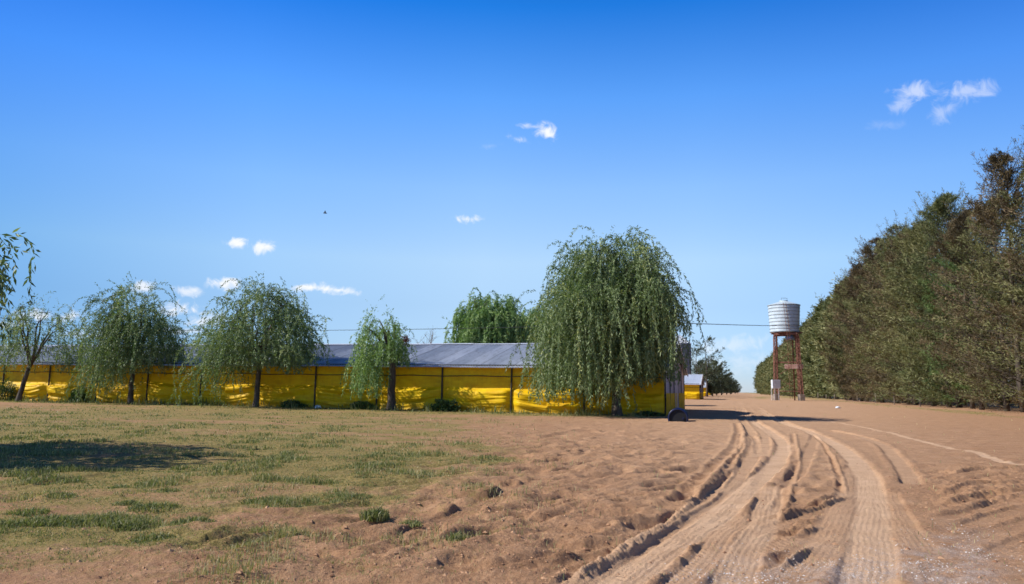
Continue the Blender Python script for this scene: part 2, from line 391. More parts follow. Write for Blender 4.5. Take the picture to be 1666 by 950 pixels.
def ground_fields(X, Y):
    """height, pale, green, gravel, dark for world XY arrays"""
    px, py, dep = proj(X, Y, np.zeros_like(X))
    front = (dep > .5) & (Y > 1)
    px = np.where(front, px, -3000); py = np.where(front, py, 1200)
    dist = np.hypot(X, Y)
    # broad
    h = (fbm(X * .12, Y * .12, 3, 3) - .5) * .10
    h += (fbm(X * .6, Y * .6, 5, 3) - .5) * .06
    fine = sstep(60, 18, dist)
    # churned sand: mounds and hollows
    churn = np.clip(region(px, py, 820, 850, 330, 100) + region(px, py, 1000, 770, 170, 70) + .7 * region(px, py, 1330, 800, 60, 60) + .5 * region(px, py, 420, 900, 300, 60), 0, 1)
    wx = X + .35 * (fbm(X * .9, Y * .9, 41, 2) - .5); wy = Y + .35 * (fbm(X * .9, Y * .9, 42, 2) - .5)
    ca, sa = math.cos(R(35)), math.sin(R(35))
    u = (wx * ca + wy * sa); v = (-wx * sa + wy * ca)
    n1 = fbm(u * 1.1, v * 2.6, 21, 3); n2 = fbm(u * 2.3, v * 4.5, 27, 3)
    h += churn * fine * ((np.abs(n1 - .5) * -2 + .3) * .19 + (n2 - .5) * .13 + (fbm(X * 9, Y * 9, 36, 3) - .5) * .03)
    h += fine * ((fbm(X * 3.5, Y * 3.5, 9, 4, .6) - .5) * .034 + (fbm(u * .8, v * 3.2, 10, 4, .6) - .5) * .045)
    h += sstep(22, 7, dist) * (fbm(X * 14, Y * 14, 15, 3) - .5) * .012
    rough_r = np.clip(region(px, py, 1600, 800, 110, 45) + region(px, py, 1290, 870, 50, 50), 0, 1)
    h += rough_r * fine * ((fbm(u * 1.2, v * 5, 31, 3) - .5) * .14 + (fbm(X * 8, Y * 8, 33, 4, .65) - .5) * .10)
    pale = .45 * np.exp(-((px - 1240) / 260) ** 2) * sstep(900, 700, py)
    for (L, hw, dep_, berm, taper, tread, pl) in TRACK_LINES:
        D, S, T = line_dist(X, Y, L, hw * 4 + .3)
        wob = (fbm(S * 1.3, S * 0 + hw * 31, int(hw * 1000), 3) - .5) + .45 * (fbm(X * 11, Y * 11, 51, 3) - .5)
        ok = np.abs(D) < 1e8
        if not ok.any(): continue
        d = np.where(ok, D + wob * hw * .9 * (1 if not tread else .35), 1e3)
        fade = sstep(0, taper, S) * sstep(0, taper, T - S) * np.where(ok, 1, 0)
        amp = .6 + .6 * fbm(S * .9, S * 0 + 3.1, 77, 3)
        a = np.abs(d) / hw
        floor_ = 1 - sstep(.7, 1.05, a)
        bm = np.exp(-((a - 1.35) / .38) ** 2)
        clod = .35 + 1.3 * fbm(X * 16, Y * 16, 55, 4, .7)
        # plain ruts get one higher bank, shaped to cast a continuous dark line
        if not tread:
            a = a / 1.35
            hd = -.42 * dep_ * amp * np.exp(-(a / .8) ** 2) + .85 * berm * amp * clod * np.exp(-((a - 1.3) / .42) ** 2) * np.where(d > 0, 1.3, .5)
        else:
            hd = -.55 * dep_ * floor_ + .55 * berm * amp * clod * bm
            lod = sstep(26, 9, dist)
            hd = hd + floor_ * lod * (.0022 * np.sin(d * 2 * math.pi / .050 + 3.5 * fbm(S * .8, S * 0, 88, 2)) * (.3 + 1.4 * fbm(S * .7, d * 6, 89, 3)) + .0035 * np.sin((S + np.abs(d) * .9) * 2 * math.pi / .085) * sstep(.35, .6, fbm(S * .9, d * 3, 90, 2)))
        h = h * np.where(tread, 1 - .75 * floor_ * fade, 1) + hd * fade * sstep(110, 45, dist)
        pale = np.maximum(pale, pl * (1 - sstep(.6, 1.15, a)) * fade * sstep(95, 32, dist))
    h = np.where(dist < 60, .115 * np.tanh(h / .115), h)
    # grass cover
    g = np.zeros_like(X)
    lawn = sstep(1000, 500, px) * sstep(655, 668, py) * sstep(850, 740, py)
    patch = fbm(X * .35, Y * .35, 61, 3)
    g += .22 * sstep(980, 450, px) * sstep(655, 668, py) * sstep(1000, 860, py)
    g += lawn * (.20 + sstep(.38, .6, patch) * .48)
    g += .95 * region(px, py, 60, 712, 190, 16) + .55 * region(px, py, 420, 718, 200, 14) + .6 * region(px, py, 560, 760, 160, 24)
    g += .9 * region(px, py, 795, 752, 28, 10) + .45 * region(px, py, 690, 735, 110, 14) + .5 * region(px, py, 520, 812, 60, 14)
    g += .45 * region(px, py, 620, 800, 60, 14) + .35 * region(px, py, 150, 880, 230, 40) + .4 * region(px, py, 300, 800, 160, 30)
    g += .35 * region(px, py, 100, 850, 150, 40) * sstep(.45, .6, fbm(X * 1.2, Y * 1.2, 62, 3))
    # strip along the shed
    strip = np.zeros_like(X)
    lx = (X - SHED_C.x) * CR + (Y - SHED_C.y) * -SR   # shed local
    ly = (X - SHED_C.x) * SR + (Y - SHED_C.y) * CR
    strip = sstep(-4.6, -3.0, ly) * sstep(1.5, .2, ly) * sstep(1.0, -1.5, lx) * np.where(lx > -110, 1, 0)
    g += strip * .85
    # verge along the right hand trees and the tower
    vd = X * CR - Y * SR     # distance right of the road axis through the camera
    verge = sstep(15.2, 16.6, vd) * sstep(19.5, 17.6, vd)
    g += verge * .6 * sstep(.35, .6, fbm(X * .2, Y * .2, 66, 2)) + sstep(20, 24, vd) * .1
    g += .9 * region(px, py, 1290, 645, 32, 4) + .8 * region(px, py, 1238, 647, 14, 2.5) + .8 * region(px, py, 1345, 648, 25, 3)
    g = g * (.55 + .9 * sstep(.35, .62, fbm(X * .9, Y * 1.1, 71, 4, .6)))
    g = np.clip(g, 0, 1) * (1 - pale * .8)
    far_green = sstep(120, 500, dist) * np.where((vd < -12) | (vd > 26), 1, 0)
    g = np.maximum(g, .7 * far_green)
    gravel = np.clip(region(px, py, 1330, 945, 200, 36) + .8 * region(px, py, 1560, 905, 60, 40) + .7 * region(px, py, 1500, 935, 130, 40), 0, 1)
    return h, np.clip(pale, 0, 1), g, gravel, churn

PHI = -R(16.6); CR = math.cos(R(16.6)); SR = math.sin(R(16.6))
SHED_C = G(1081, 677)
fine_a = np.linspace(-R(37.5), R(37.5), 900)
coarse = np.linspace(R(37.5), 2 * math.pi - R(37.5), 110)[1:-1]
ang = np.concatenate([fine_a, coarse])
rad = np.concatenate([np.geomspace(.25, 3.4, 14)[:-1], np.geomspace(3.4, 62, 820)[:-1], np.geomspace(62, 5000, 170)])
AA, RR_ = np.meshgrid(ang, rad)
GX = (RR_ * np.sin(AA)).ravel(); GY = (RR_ * np.cos(AA)).ravel()
gh, gpale, ggreen, ggrav, gch = ground_fields(GX, GY)
gh = gh * sstep(300, 120, np.hypot(GX, GY))
na = len(ang); nr = len(rad)
_angs = np.append(ang, ang[0] + 2 * math.pi)
def lookup(x, y, arrs):
    a = np.arctan2(x, y); a = np.where(a < ang[0], a + 2 * math.pi, a); r = np.hypot(x, y)
    ia = np.clip(np.searchsorted(_angs, a) - 1, 0, na - 1); ir = np.clip(np.searchsorted(rad, r) - 1, 0, nr - 2)
    fa = np.clip((a - _angs[ia]) / (_angs[ia + 1] - _angs[ia]), 0, 1); fr_ = np.clip((r - rad[ir]) / (rad[ir + 1] - rad[ir]), 0, 1)
    ib = (ia + 1) % na; o_ = []
    for A in arrs:
        A = A.reshape(nr, na)
        o_.append((A[ir, ia] * (1 - fa) + A[ir, ib] * fa) * (1 - fr_) + (A[ir + 1, ia] * (1 - fa) + A[ir + 1, ib] * fa) * fr_)
    return o_
def GZ(x, y): return float(lookup(np.array([float(x)]), np.array([float(y)]), [gh])[0][0])
def gfields(x, y): return lookup(x, y, [gh, gpale, ggreen, ggrav, gch])
ii = np.arange(nr - 1)[:, None] * na; jj = np.arange(na)[None, :]; jn = (jj + 1) % na
F = np.stack([ii + jj, ii + na + jj, ii + na + jn, ii + jn], -1).reshape(-1, 4)[:, ::-1]
V = np.stack([GX, GY, gh], -1)
# close the centre
V = np.vstack([V, [[0, 0, 0]]])
Fc = np.stack([np.full(na, len(V) - 1), np.arange(na), (np.arange(na) + 1) % na, (np.arange(na) + 1) % na], -1)

mt, t, b, o_ = newmat('sandy_soil')
n_big = noise(t, .25, 5, .6); n_mid = noise(t, 2.2, 6, .62); n_fine = noise(t, 26, 6, .7); n_grit = noise(t, 120, 3, .7)
soil = ramp(t, n_mid, [(.3, srgb(134, 102, 76)), (.5, srgb(162, 128, 98)), (.72, srgb(190, 156, 126))])
soil = mix(t, mth(t, 'MULTIPLY', n_big, .55), soil, srgb(156, 112, 82))
soil = mix(t, .5, soil, ramp(t, n_fine, [(.3, srgb(128, 92, 66)), (.55, srgb(178, 138, 104)), (.8, srgb(204, 168, 136))]))
dk = noise(t, 1.1, 7, .72, stretch=(.6, 1.6, 1))
soil = mix(t, mth(t, 'MULTIPLY', mth(t, 'SUBTRACT', dk, .50), 3.2, True), soil, srgb(148, 110, 82))
palec = ramp(t, n_mid, [(.3, srgb(200, 164, 132)), (.7, srgb(218, 184, 152))])
soil = mix(t, mth(t, 'MULTIPLY', attr(t, 'pale'), .8), soil, palec)
gravc = ramp(t, n_grit, [(.35, srgb(140, 118, 104)), (.5, srgb(184, 162, 148)), (.7, srgb(214, 206, 202))])
gfac = mth(t, 'MULTIPLY', attr(t, 'gravel'), mth(t, 'MULTIPLY', mth(t, 'SUBTRACT', noise(t, 3.2, 6, .75), .40), 4.0, True), True)
soil = mix(t, gfac, soil, gravc)
straw = noise(t, 60, 4, .8, stretch=(.35, 1.8, 1))
soil = mix(t, mth(t, 'MULTIPLY', mth(t, 'MULTIPLY', mth(t, 'SUBTRACT', straw, .62), 7.0, True), .55), soil, srgb(206, 184, 146))
grassc = ramp(t, n_fine, [(.3, srgb(92, 92, 44)), (.5, srgb(132, 122, 68)), (.75, srgb(166, 146, 98))])
gg = mth(t, 'ADD', attr(t, 'green'), mth(t, 'MULTIPLY', mth(t, 'SUBTRACT', noise(t, 7, 5, .8), .5), 1.5), False)
gg = mth(t, 'MULTIPLY', mth(t, 'SUBTRACT', gg, .12), 2.1, True)
soil = mix(t, mth(t, 'MULTIPLY', gg, .8), soil, grassc)
t.links.new(soil, b.inputs['Base Color']); b.inputs['Roughness'].default_value = .95
b.inputs['Specular IOR Level'].default_value = .15
hsum = mth(t, 'ADD', mth(t, 'MULTIPLY', n_fine, 1.0), mth(t, 'MULTIPLY', n_grit, .35))
bump(t, b, hsum, .85, .034)
M['soil'] = mt
gobj = np_mesh('ground', V, np.vstack([F, Fc[:0]]), M['soil'], smooth=True, attrs={
    'pale': ('POINT', np.append(gpale, 0)), 'green': ('POINT', np.append(ggreen, 0)), 'gravel': ('POINT', np.append(ggrav, 0))})
tag(gobj, kind='structure')
del AA, RR_, F

# ------------------------------------------------------------------ grass and pebbles
def blades(P, hgt, wid, lean, tint, curl=.5):
    n = len(P); a = rng.uniform(0, 2 * np.pi, n)
    sx = np.stack([np.cos(a), np.sin(a), np.zeros(n)], -1)
    b2 = rng.uniform(0, 2 * np.pi, n)
    ln = np.stack([np.cos(b2), np.sin(b2), np.zeros(n)], -1) * (lean * rng.uniform(.2, 1, n))[:, None]
    h = hgt[:, None]; w = wid[:, None] / 2
    up_ = np.array([0, 0, 1.0])
    v0 = P - sx * w; v1 = P + sx * w
    mid = P + up_ * h * .6 + ln * h * .35
    v2 = mid + sx * w * .75; v3 = mid - sx * w * .75
    tip = P + up_ * h * (1 - .25 * lean[:, None]) + ln * h
    v4 = tip + sx * w * .12; v5 = tip - sx * w * .12
    V = np.stack([v0, v1, v2, v3, v4, v5], 1).reshape(-1, 3)
    k = np.arange(n)[:, None] * 6
    F = np.concatenate([k + np.array([[0, 1, 2, 3]]), k + np.array([[3, 2, 4, 5]])], 0)
    return V, F, np.concatenate([tint, tint])
def scatter(n, pxr, pyr):
    px = rng.uniform(*pxr, n); py = rng.uniform(*pyr, n)
    v = np.array(rt)[None] * ((px - W0 / 2) / FPX)[:, None] + np.array(up)[None] * ((H0 / 2 - py) / FPX)[:, None] + np.array(fwd)[None]
    t_ = -CAM_H / v[:, 2]; ok = (t_ > 0)
    return (v[:, 0] * t_)[ok], (v[:, 1] * t_)[ok]
X1, Y1 = scatter(900000, (-120, 1790), (650, 1010))
hh, pp, g1, gv, _ = gfields(X1, Y1)
clump = fbm(X1 * 1.6, Y1 * 1.6, 91, 4)
lx_ = (X1 - SHED_C.x) * CR - (Y1 - SHED_C.y) * SR; ly_ = (X1 - SHED_C.x) * SR + (Y1 - SHED_C.y) * CR
tallm = sstep(-3.2, -1.0, ly_) * (lx_ < 0.3) * (ly_ < 1)
vd_ = X1 * CR - Y1 * SR
vm = sstep(14.6, 16.2, vd_) * sstep(20.5, 18.5, vd_) * sstep(.4, .6, fbm(X1 * .3, Y1 * .12, 67, 3))
vm = vm + region(*proj(X1, Y1, X1 * 0)[:2], 1290, 648, 30, 5)
keep = rng.uniform(0, 1, len(X1)) < (1.0 * tallm * sstep(.3, .6, clump) + .5 * vm * sstep(.3, .6, clump) + g1 * sstep(.44, .60, clump) * sstep(.38, .56, fbm(X1 * 6, Y1 * 6, 93, 3)) * .8 + .30 * g1 * sstep(.40, .58, fbm(X1 * 4, Y1 * 4, 94, 4, .7)) + g1 ** 3 * .12 + .003 * (1 - pp))
X1, Y1, hh, g1, clump = X1[keep], Y1[keep], hh[keep], g1[keep], clump[keep]
D1 = np.hypot(X1, Y1)
lx = (X1 - SHED_C.x) * CR + (Y1 - SHED_C.y) * -SR; ly = (X1 - SHED_C.x) * SR + (Y1 - SHED_C.y) * CR
tall = (sstep(-3.2, -1.0, ly) * (lx < 0)) * np.where(ly < 1, 1, 0)
hgt = rng.uniform(.010, .040, len(X1)) * (.6 + 1.3 * sstep(.5, .7, clump)) * (1 + clump * .8) * (1 + tall * 5.5)
wid = np.maximum(.006, D1 * .00085)
tint = np.clip(rng.normal(.62, .22, len(X1)) - tall * .12 - (g1 - .5) * .35, 0, 1)
Vg, Fg, Tg = blades(np.stack([X1, Y1, hh - .004], -1), hgt, wid, rng.uniform(.4, 1.3, len(X1)), tint)
print('grass blades', len(X1))
gr = np_mesh('grass', Vg, Fg, M['grass'], attrs={'tint': ('FACE', Tg)}); tag(gr, kind='stuff')

# single tufts one can pick out
def tuft(loc, rad_, n, hmax, name='grass_tuft', mat='grass', tlo=.1, thi=.7):
    r_ = rad_ * np.sqrt(rng.uniform(0, 1, n)); a = rng.uniform(0, 2 * np.pi, n)
    P = np.stack([r_ * np.cos(a), r_ * np.sin(a), np.full(n, -.01)], -1)
    hg = rng.uniform(.4, 1, n) * hmax * (1 - .5 * r_ / rad_)
    hg = hg * 1.3
    Vt, Ft, Tt = blades(P, hg, np.full(n, .011), rng.uniform(.4, 1.2, n), rng.uniform(tlo, thi, n))
    o = np_mesh(name, Vt, Ft, M[mat], attrs={'tint': ('FACE', Tt)}); o.location = loc
    return o
def where_tuft(px, py):
    h_ = 'left' if px < 560 else 'middle'
    return h_
TUFTS = [((610, 853), .15, 260, .13, 'dense green grass tuft standing alone on bare sand in the foreground'),
         ((668, 859), .12, 110, .06, 'low thin grass tuft just right of the lone dense tuft'),
         ((742, 890), .10, 90, .07, 'small sparse grass tuft in the churned hollows nearest the tracks'),
         ((252, 828), .28, 330, .09, 'wide green grass clump, broadest of the cluster on the left field'),
         ((228, 826), .14, 140, .07, 'grass clump touching the left edge of the broadest clump'),
         ((312, 851), .22, 260, .08, 'grass clump on bare sand to the right of the broadest clump'),
         ((212, 857), .18, 200, .08, 'grass clump below and left of the broadest clump'),
         ((247, 873), .20, 220, .08, 'grass clump nearest the camera in the left cluster'),
         ((92, 852), .20, 240, .10, 'upright yellowish grass clump at the left, beside a wider one'),
         ((65, 852), .22, 260, .09, 'wide grass clump left of the upright yellowish one'),
         ((45, 838), .22, 200, .06, 'flat grass clump on the left field in front of the tree shadow'),
         ((195, 797), .14, 150, .06, 'small grass clump farthest from camera in the left cluster'),
         ((95, 811), .20, 170, .06, 'low grass clump in front of the tree shadow'),
         ((205, 819), .16, 150, .06, 'low ragged grass clump beside the middle of the left cluster'),
         ((160, 855), .10, 90, .05, 'very small grass clump on bare sand between two wider ones'),
         ((415, 816), .20, 170, .05, 'low grass clump at the edge of the lawn beyond the left rut'),
         ((120, 855), .14, 120, .07, 'grass clump right of the upright yellowish one'),
         ((270, 800), .18, 150, .05, 'flat olive grass clump between the tree shadow and the rut'),
         ((10, 858), .16, 150, .07, 'grass clump at the left edge of the field')]
for (p, r_, n, hm, lab) in TUFTS:
    g0 = G(*p)
    o = tuft((g0.x, g0.y, GZ(g0.x, g0.y)), r_ * .9, int(n * 1.7), hm * 1.15)
    tag(o, lab, 'grass tuft', 'grass tufts on the bare sand')

# pebbles and clods (nobody could count them)
def pebbles(name, X, Y, Z, size, mat, tint):
    n = len(X)
    base = np.array([(1, 0, 0), (-1, 0, 0), (0, 1, 0), (0, -1, 0), (0, 0, 1), (0, 0, -1)], float)
    Fb = np.array([(0, 2, 4), (2, 1, 4), (1, 3, 4), (3, 0, 4), (2, 0, 5), (1, 2, 5), (3, 1, 5), (0, 3, 5)])
    a = rng.uniform(0, 2 * np.pi, n); ca_, sa_ = np.cos(a), np.sin(a)
    sc = size[:, None] * rng.uniform(.6, 1.3, (n, 3)) * np.array([1, 1, .6])
    Vb = base[None] * sc[:, None, :] * rng.uniform(.75, 1.25, (n, 6, 1))
    Vr = np.stack([Vb[..., 0] * ca_[:, None] - Vb[..., 1] * sa_[:, None], Vb[..., 0] * sa_[:, None] + Vb[..., 1] * ca_[:, None], Vb[..., 2]], -1)
    Vr += np.stack([X, Y, Z], -1)[:, None, :]
    Ff = (Fb[None] + (np.arange(n) * 6)[:, None, None]).reshape(-1, 3)
    return np_mesh(name, Vr.reshape(-1, 3), Ff, mat, attrs={'tint': ('FACE', np.repeat(tint, 8))})
def matattr(name, stops, rough=.9):
    mt, t, b, o = newmat(name); t.links.new(ramp(t, attr(t, 'tint'), stops), b.inputs['Base Color']); b.inputs['Roughness'].default_value = rough; return mt
M['clod'] = matattr('clod', [(0, srgb(130, 92, 66)), (1, srgb(186, 146, 112))])
M['pebble'] = matattr('pebble', [(0, srgb(130, 112, 100)), (.6, srgb(180, 166, 156)), (1, srgb(216, 212, 210))])
X2, Y2 = scatter(60000, (-60, 1720), (690, 990))
h2, p2, g2, gv2, c2 = gfields(X2, Y2)
rr = region(*proj(X2, Y2, h2 * 0)[:2], 1600, 800, 110, 45)
kp = rng.uniform(0, 1, len(X2)) < (.10 + .25 * c2 + .6 * rr) * (1 - .8 * p2) * (1 - .8 * g2)
X2, Y2, h2 = X2[kp], Y2[kp], h2[kp]
tag(pebbles('soil_clods', X2, Y2, h2, rng.uniform(.004, .011, len(X2)) * (1 + 2.0 * rng.uniform(0, 1, len(X2)) ** 10), M['clod'], rng.uniform(0, 1, len(X2))), kind='stuff')
X3, Y3 = scatter(40000, (1050, 1720), (850, 1000))
h3, p3, g3, gv3, c3 = gfields(X3, Y3)
kp = rng.uniform(0, 1, len(X3)) < gv3 * .32 * sstep(.38, .6, fbm(X3 * 3.2, Y3 * 3.2, 5, 4))
X3, Y3, h3 = X3[kp], Y3[kp], h3[kp]
tag(pebbles('gravel', X3, Y3, h3, rng.uniform(.003, .009, len(X3)), M['pebble'], rng.uniform(0, 1, len(X3))), kind='stuff')

# ------------------------------------------------------------------ sheds
def tarp_mat():
    mt, t, b, o = newmat('yellow_tarp')
    f = noise(t, 1.3, 6, .6, stretch=(1, 1, 3)); st = noise(t, 6, 5, .7, stretch=(1, 1, .2))
    c = ramp(t, f, [(.3, srgb(222, 168, 8)), (.7, srgb(248, 208, 22))])
    c = mix(t, mth(t, 'MULTIPLY', mth(t, 'SUBTRACT', st, .5), 1.1, True), c, srgb(150, 112, 20))
    gm = t.nodes.new('ShaderNodeNewGeometry'); sx = t.nodes.new('ShaderNodeSeparateXYZ'); t.links.new(gm.outputs['Position'], sx.inputs[0])
    dz_ = noise(t, .7, 7, .75, stretch=(1, 1, 1.6))
    c = mix(t, mth(t, 'MULTIPLY', mth(t, 'SUBTRACT', dz_, .54), 2.2, True), c, srgb(176, 132, 30))
    low = mth(t, 'MULTIPLY', mth(t, 'SUBTRACT', .5, sx.outputs[2]), 1.8, True)
    c = mix(t, mth(t, 'MULTIPLY', low, noise(t, 2.5, 5, .7)), c, srgb(150, 105, 60))
    t.links.new(c, b.inputs['Base Color']); b.inputs['Roughness'].default_value = .55
    b.inputs['Specular IOR Level'].default_value = .2
    bump(t, b, noise(t, 9, 5, .6, stretch=(.5, 1, 1.6)), .35, .03)
    tr = t.nodes.new('ShaderNodeBsdfTranslucent'); mx = t.nodes.new('ShaderNodeMixShader'); mx.inputs[0].default_value = .12
    t.links.new(c, tr.inputs[0]); t.links.new(b.outputs[0], mx.inputs[1]); t.links.new(tr.outputs[0], mx.inputs[2]); t.links.new(mx.outputs[0], o.inputs[0])
    return mt
def roof_mat(name, c1, c2, dirt):
    mt, t, b, o = newmat(name)
    c = t.nodes.new('ShaderNodeTexCoord'); sx = t.nodes.new('ShaderNodeSeparateXYZ'); t.links.new(c.outputs['Object'], sx.inputs[0])
    # sheet by sheet tone (1 m sheets)
    fl = mth(t, 'FLOOR', mth(t, 'MULTIPLY', sx.outputs[0], 1.0)); wn_ = t.nodes.new('ShaderNodeTexWhiteNoise'); wn_.noise_dimensions = '1D'; t.links.new(fl, wn_.inputs['W'])
    col_ = ramp(t, mth(t, 'ADD', mth(t, 'MULTIPLY', wn_.outputs['Value'], .45), mth(t, 'MULTIPLY', noise(t, .8, 6, .65, stretch=(1.6, .35, 1)), .6)), [(.25, c1), (.8, c2)])
    st = noise(t, 3.0, 6, .7, stretch=(3.2, .25, 1))
    col_ = mix(t, mth(t, 'MULTIPLY', mth(t, 'SUBTRACT', st, .50), 3.6, True), col_, dirt)
    lap = mth(t, 'LESS_THAN', mth(t, 'FRACT', sx.outputs[0]), .05)
    col_ = mix(t, mth(t, 'MULTIPLY', lap, .55), col_, dirt)
    rs = noise(t, 1.4, 7, .75, stretch=(2.2, .5, 1)); col_ = mix(t, mth(t, 'MULTIPLY', mth(t, 'SUBTRACT', rs, .60), 4.0, True), col_, srgb(138, 112, 98))
    t.links.new(col_, b.inputs['Base Color']); b.inputs['Metallic'].default_value = .12; b.inputs['Roughness'].default_value = .55
    return mt
def wall_mat():
    mt, t, b, o = newmat('weathered_sheet_wall')
    f = noise(t, 2.0, 6, .7, stretch=(1, 1, .4)); g_ = noise(t, 7, 5, .7, stretch=(1, 1.5, .15))
    c = ramp(t, f, [(.3, srgb(176, 160, 162)), (.6, srgb(222, 208, 208)), (.8, srgb(236, 226, 226))])
    c = mix(t, mth(t, 'MULTIPLY', mth(t, 'SUBTRACT', g_, .53), 3, True), c, srgb(84, 66, 62))
    t.links.new(c, b.inputs['Base Color']); b.inputs['Roughness'].default_value = .75
    return mt
M['tarp'] = tarp_mat()
M['roof'] = roof_mat('grey_roof_sheet', srgb(158, 166, 178), srgb(200, 206, 216), srgb(104, 108, 118))
M['ridge'] = simple('ridge_cap_metal', srgb(190, 196, 206), srgb(222, 226, 234), 2, .45, .3, 0)
M['endwall'] = wall_mat()
M['darkpost'] = simple('dark_post', (.02, .017, .015, 1), (.06, .05, .04, 1), 6, .8)
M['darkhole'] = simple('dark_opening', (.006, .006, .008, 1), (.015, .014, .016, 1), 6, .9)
M['greywood'] = simple('weathered_post', srgb(110, 100, 92), srgb(160, 148, 138), 6, .9)
M['whitewood'] = simple('pale_timber', srgb(190, 180, 176), srgb(222, 214, 208), 6, .8)

def corrugated(x0, x1, y0, z0, y1, z1, name, mat, parent, pitch=.152, amp=.022, thick=.03):
    nx = int((x1 - x0) / pitch * 4); xs = np.linspace(x0, x1, nx + 1)
    sl = math.hypot(y1 - y0, z1 - z0); ny_, nz_ = -(z1 - z0) / sl, (y1 - y0) / sl
    ts = np.linspace(0, 1, 9)
    Xg, Tg_ = np.meshgrid(xs, ts)
    off = amp * np.sin(Xg * 2 * math.pi / pitch) + .012 * np.sin(Tg_ * 9 + Xg * .9) * 1 + .03 * (fbm(Xg * .22, Tg_ * 2, 5, 2) - .5)
    Yg = y0 + (y1 - y0) * Tg_ + ny_ * off * np.sign(nz_); Zg = z0 + (z1 - z0) * Tg_ + abs(nz_) * off
    n = len(xs); V = np.stack([Xg.ravel(), Yg.ravel(), Zg.ravel()], -1)
    a = (np.arange(len(ts) - 1)[:, None] * n + np.arange(n - 1)[None]).ravel()
    F = np.stack([a, a + 1, a + 1 + n, a + n], -1)
    if y1 < y0: F = F[:, ::-1]
    return np_mesh(name, V, F, mat, parent)
def curtain_mesh(x0, x1, z0, z1, outward, name, mat, parent, dx=.055, dz=.032, bulge=True, sgn=-1, y=0):
    xs = np.arange(x0, x1 + dx / 2, dx); zs = np.arange(z0, z1 + dz / 2, dz)
    Xg, Zg = np.meshgrid(xs, zs)
    ph = (Xg / 4.0) % 1.0; sag = np.sin(math.pi * ph)
    zz = Zg + .22 * sag * sstep(2.2, .2, Zg) * (.5 + fbm(Xg * .25, Xg * 0, 8, 2))
    o = .015 * (fbm(Xg * .7, zz * 5, 4, 3) - .5)
    if bulge:
        btop = 1.32 + .35 * (fbm(Xg * .45, Xg * 0 + 2, 14, 2) - .5)
        amp = .12 + .30 * fbm(Xg * .3, Xg * 0 + 5, 15, 2)
        bl = sstep(0, .22, btop - zz)
        # gathered folds: broad drapes plus sharp creases
        tilt = zz + .10 * (Xg - np.round(Xg / 4) * 4) * (fbm(Xg * .25, Xg * 0 + 9, 17, 1) - .5) * 2
        f1 = fbm(Xg * .28, tilt * 4.2, 12, 2); f2 = 1 - np.abs(fbm(Xg * .5 + 20, tilt * 8, 13, 2) - .5) * 4
        pin = 1 - .75 * np.exp(-(np.minimum(ph, 1 - ph) * 4 / .28) ** 2)
        o = o + bl * pin * (amp * (.55 + .45 * np.clip(zz / 1.2, 0, 1)) + .24 * (f1 - .5) + .035 * np.clip(f2, 0, 1))
    o = np.maximum(o, -.03)
    Yg = y + sgn * (o + .035)
    n = len(xs); V = np.stack([Xg.ravel(), Yg.ravel(), Zg.ravel()], -1)
    a = (np.arange(len(zs) - 1)[:, None] * n + np.arange(n - 1)[None]).ravel()
    F = np.stack([a, a + 1, a + 1 + n, a + n], -1)
    if sgn > 0: F = F[:, ::-1]
    return np_mesh(name, V, F, mat, parent, smooth=True)

